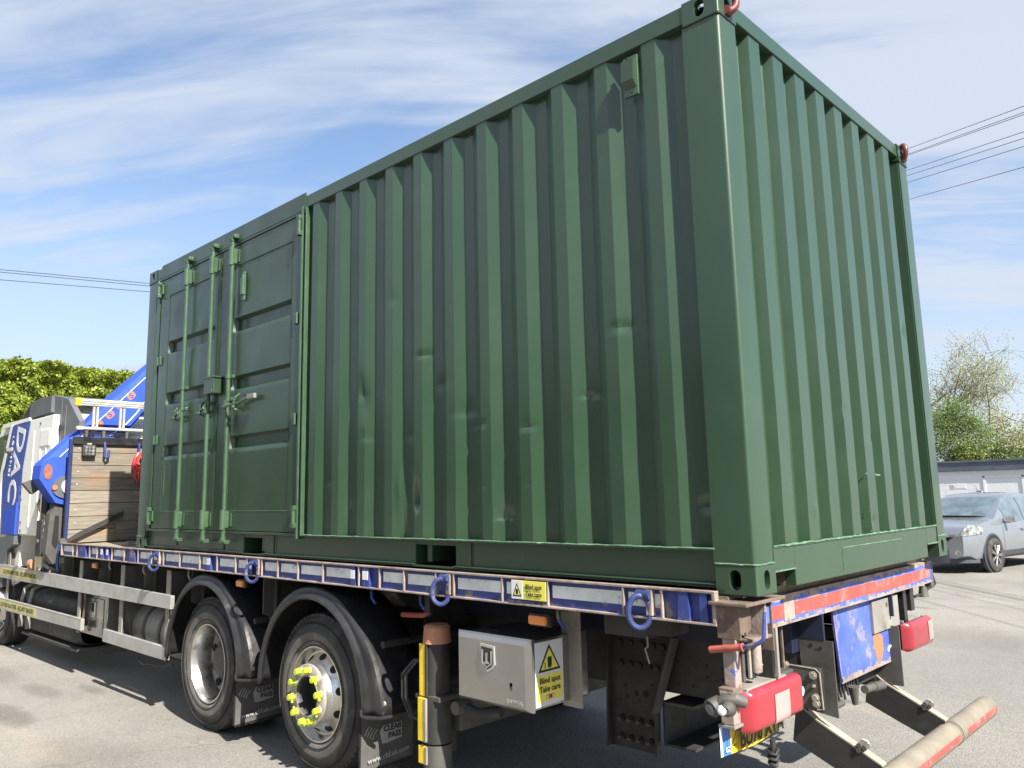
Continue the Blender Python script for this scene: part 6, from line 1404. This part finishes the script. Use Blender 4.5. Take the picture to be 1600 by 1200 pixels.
def _pl(r2):
    x, y, z, q = _cl[r2.randrange(70)]; return (x+r2.gauss(0, q), y+r2.gauss(0, q), z+r2.gauss(0, q*.7)), (0, 0, .5)
_o = leaves(17000, _pl, .095, M_LEAF_GREEN, 'crown', gt_, 17); _o['kind'] = 'stuff'
tree('bare_tree', 'sparse tree with bare twigs entering from the right picture edge', (1.4, 47, 0), 10.2, (-.1, 0, 1), 1.0, 47, 3500, .12, M_LEAF_PALE, 33, r0=.22, levels=4, lspread=.5, upb=.1)
for k, (x, h, sd_, lab) in enumerate(((-4.4, 6.2, 41, 'leftmost slender sapling above the dark fascia'), (-3.3, 6.6, 42, 'middle slender sapling above the dark fascia'), (-2.3, 6.0, 44, 'rightmost slender sapling above the dark fascia'))):
    tree('sapling', lab, (x, 46+k*.4, 0), h, (.03, 0, 1), .55, 46, 2600, .12, M_LEAF_PALE, sd_, 'saplings behind the white building', r0=.07, levels=3, lspread=.5, upb=.8)
for lab, cx_, cy_, cz_, ax_, az_, n_, mt_, sd_ in (('lime green bush just above the fascia by the container edge', -4.3, 44, 3.15, .95, .7, 4500, M_LEAF_LIME, 3), ('yellow-green shrub low above the fascia at the right picture edge', -1.2, 44.5, 2.75, 1.5, .8, 3500, M_LEAF_GREEN, 4), ('dull green shrub low behind the saplings', -3.0, 46, 3.0, 1.6, 1.0, 4500, M_LEAF_GREEN, 6)):
    t_ = thing('bush', lab, 'bush', (cx_, cy_, 0))
    def pl(r2):
        while True:
            a, b, c = r2.uniform(-1, 1), r2.uniform(-1, 1), r2.uniform(-1, 1)
            if a*a+b*b+c*c < 1 and noise.noise(Vector((a*2.2+sd_, b*2, c*2.2))) > -.18: break
        k = 1+.3*noise.noise(Vector((a*3, c*3, sd_)))
        return (cx_+a*ax_*k, cy_+b*ax_*.8, cz_+c*az_*k), (0, 0, .4)
    leaves(n_, pl, .12, mt_, 'foliage', t_, sd_)
    m = MB()
    for k in range(7): m.tube([(cx_+.1*k-.3, cy_, 0), (cx_+.16*k-.5, cy_, cz_*.6), (cx_+.3*k-1, cy_+.1, cz_+.1)], [.05, .04, .02], M_BARK, 5)
    m.build('stems', t_)
# overhead cables
world()
A_ = [(-1.577, 15.131), (-1.616, 14.908), (-1.645, 14.855), (-1.678, 14.25), (-1.699, 14.027), (-1.689, 13.749), (-1.696, 13.046)]
B_ = [(3.085, 12.059), (3.484, 11.912), (3.625, 11.861), (3.619, 11.374), (3.599, 11.189), (3.575, 10.959), (3.513, 10.374)]
nm = ['topmost', 'second', 'third', 'fourth', 'fifth', 'sixth', 'lowest']
for k, ((xa, za), (xb, zb)) in enumerate(zip(A_, B_)):
    a = Vector((xa, 30, za)); b = Vector((xb, 22, zb)); d = b-a; q = [a+d*t for t in (-3, -2, -1, 0, 1, 2, 3)]
    for i, p in enumerate(q): p.z -= -.02*(i-3)**2*0
    m = MB(); m.tube(q, .010, M_CABLE, 5); tag(m.build('overhead_cable'), nm[k]+' of the seven overhead cables right of the container', 'cable', 'overhead cables on the right')
for k, ((ya, za), (yb, zb)) in enumerate((((5.507, 11.554), (11.694, 12.067)), ((5.514, 11.445), (11.7, 11.942)), ((5.537, 11.117), (11.713, 11.663)))):
    a = Vector((-30, ya, za)); b = Vector((-30, yb, zb)); d = b-a
    m = MB(); m.tube([a+d*t for t in (-4, -1, 0, 1, 2, 5)], .018, M_CABLE, 5); tag(m.build('overhead_cable'), ('upper', 'middle', 'lower')[k]+' of the three overhead cables left of the container', 'cable', 'overhead cables on the left')
# loose stones and grit on the asphalt
r = random.Random(77); m = MB()
for i in range(1500):
    if r.random() < .6: x = r.uniform(-6, 3.5); y = r.uniform(-2.5, .6)
    else: x = r.uniform(4, 9); y = r.uniform(.5, 9)
    s = r.uniform(.002, .007); a = r.uniform(0, 6.28); p = [(x+s*math.cos(a+t)*r.uniform(.7, 1.2), y+s*math.sin(a+t)*r.uniform(.7, 1.2), 0) for t in (0, 1.5, 3.1, 4.6)]
    m.add(p+[(x, y, s*.8)], [(0, 1, 4), (1, 2, 4), (2, 3, 4), (3, 0, 4)], M_DUSTEDGE if r.random() < .6 else M_CHASSIS_L)
o = m.build('grit', None, False); o['kind'] = 'stuff'
# unseen hedge facing the truck, added to cut skylight and darken the paint's reflections
OFF = Vector((0, -15, 0)); h2 = thing('unseen_hedge', 'unseen tall dark green hedge added on the open side of the yard to dim skylight and darken reflections in the container paint', 'hedge', (-10, -15, 0))
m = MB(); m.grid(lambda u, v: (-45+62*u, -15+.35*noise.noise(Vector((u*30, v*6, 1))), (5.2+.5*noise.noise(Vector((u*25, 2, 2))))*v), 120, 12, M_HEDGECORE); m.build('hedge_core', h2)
leaves(16000, lambda r_: ((lambda u: ((-45+62*u, -14.8+r_.uniform(-.2, .3), r_.uniform(0, 5.3+.5*noise.noise(Vector((u*25, 2, 2))))), (0, .6, .3)))(r_.random())), .22, M_LEAF_GREEN, 'foliage', h2, 5)
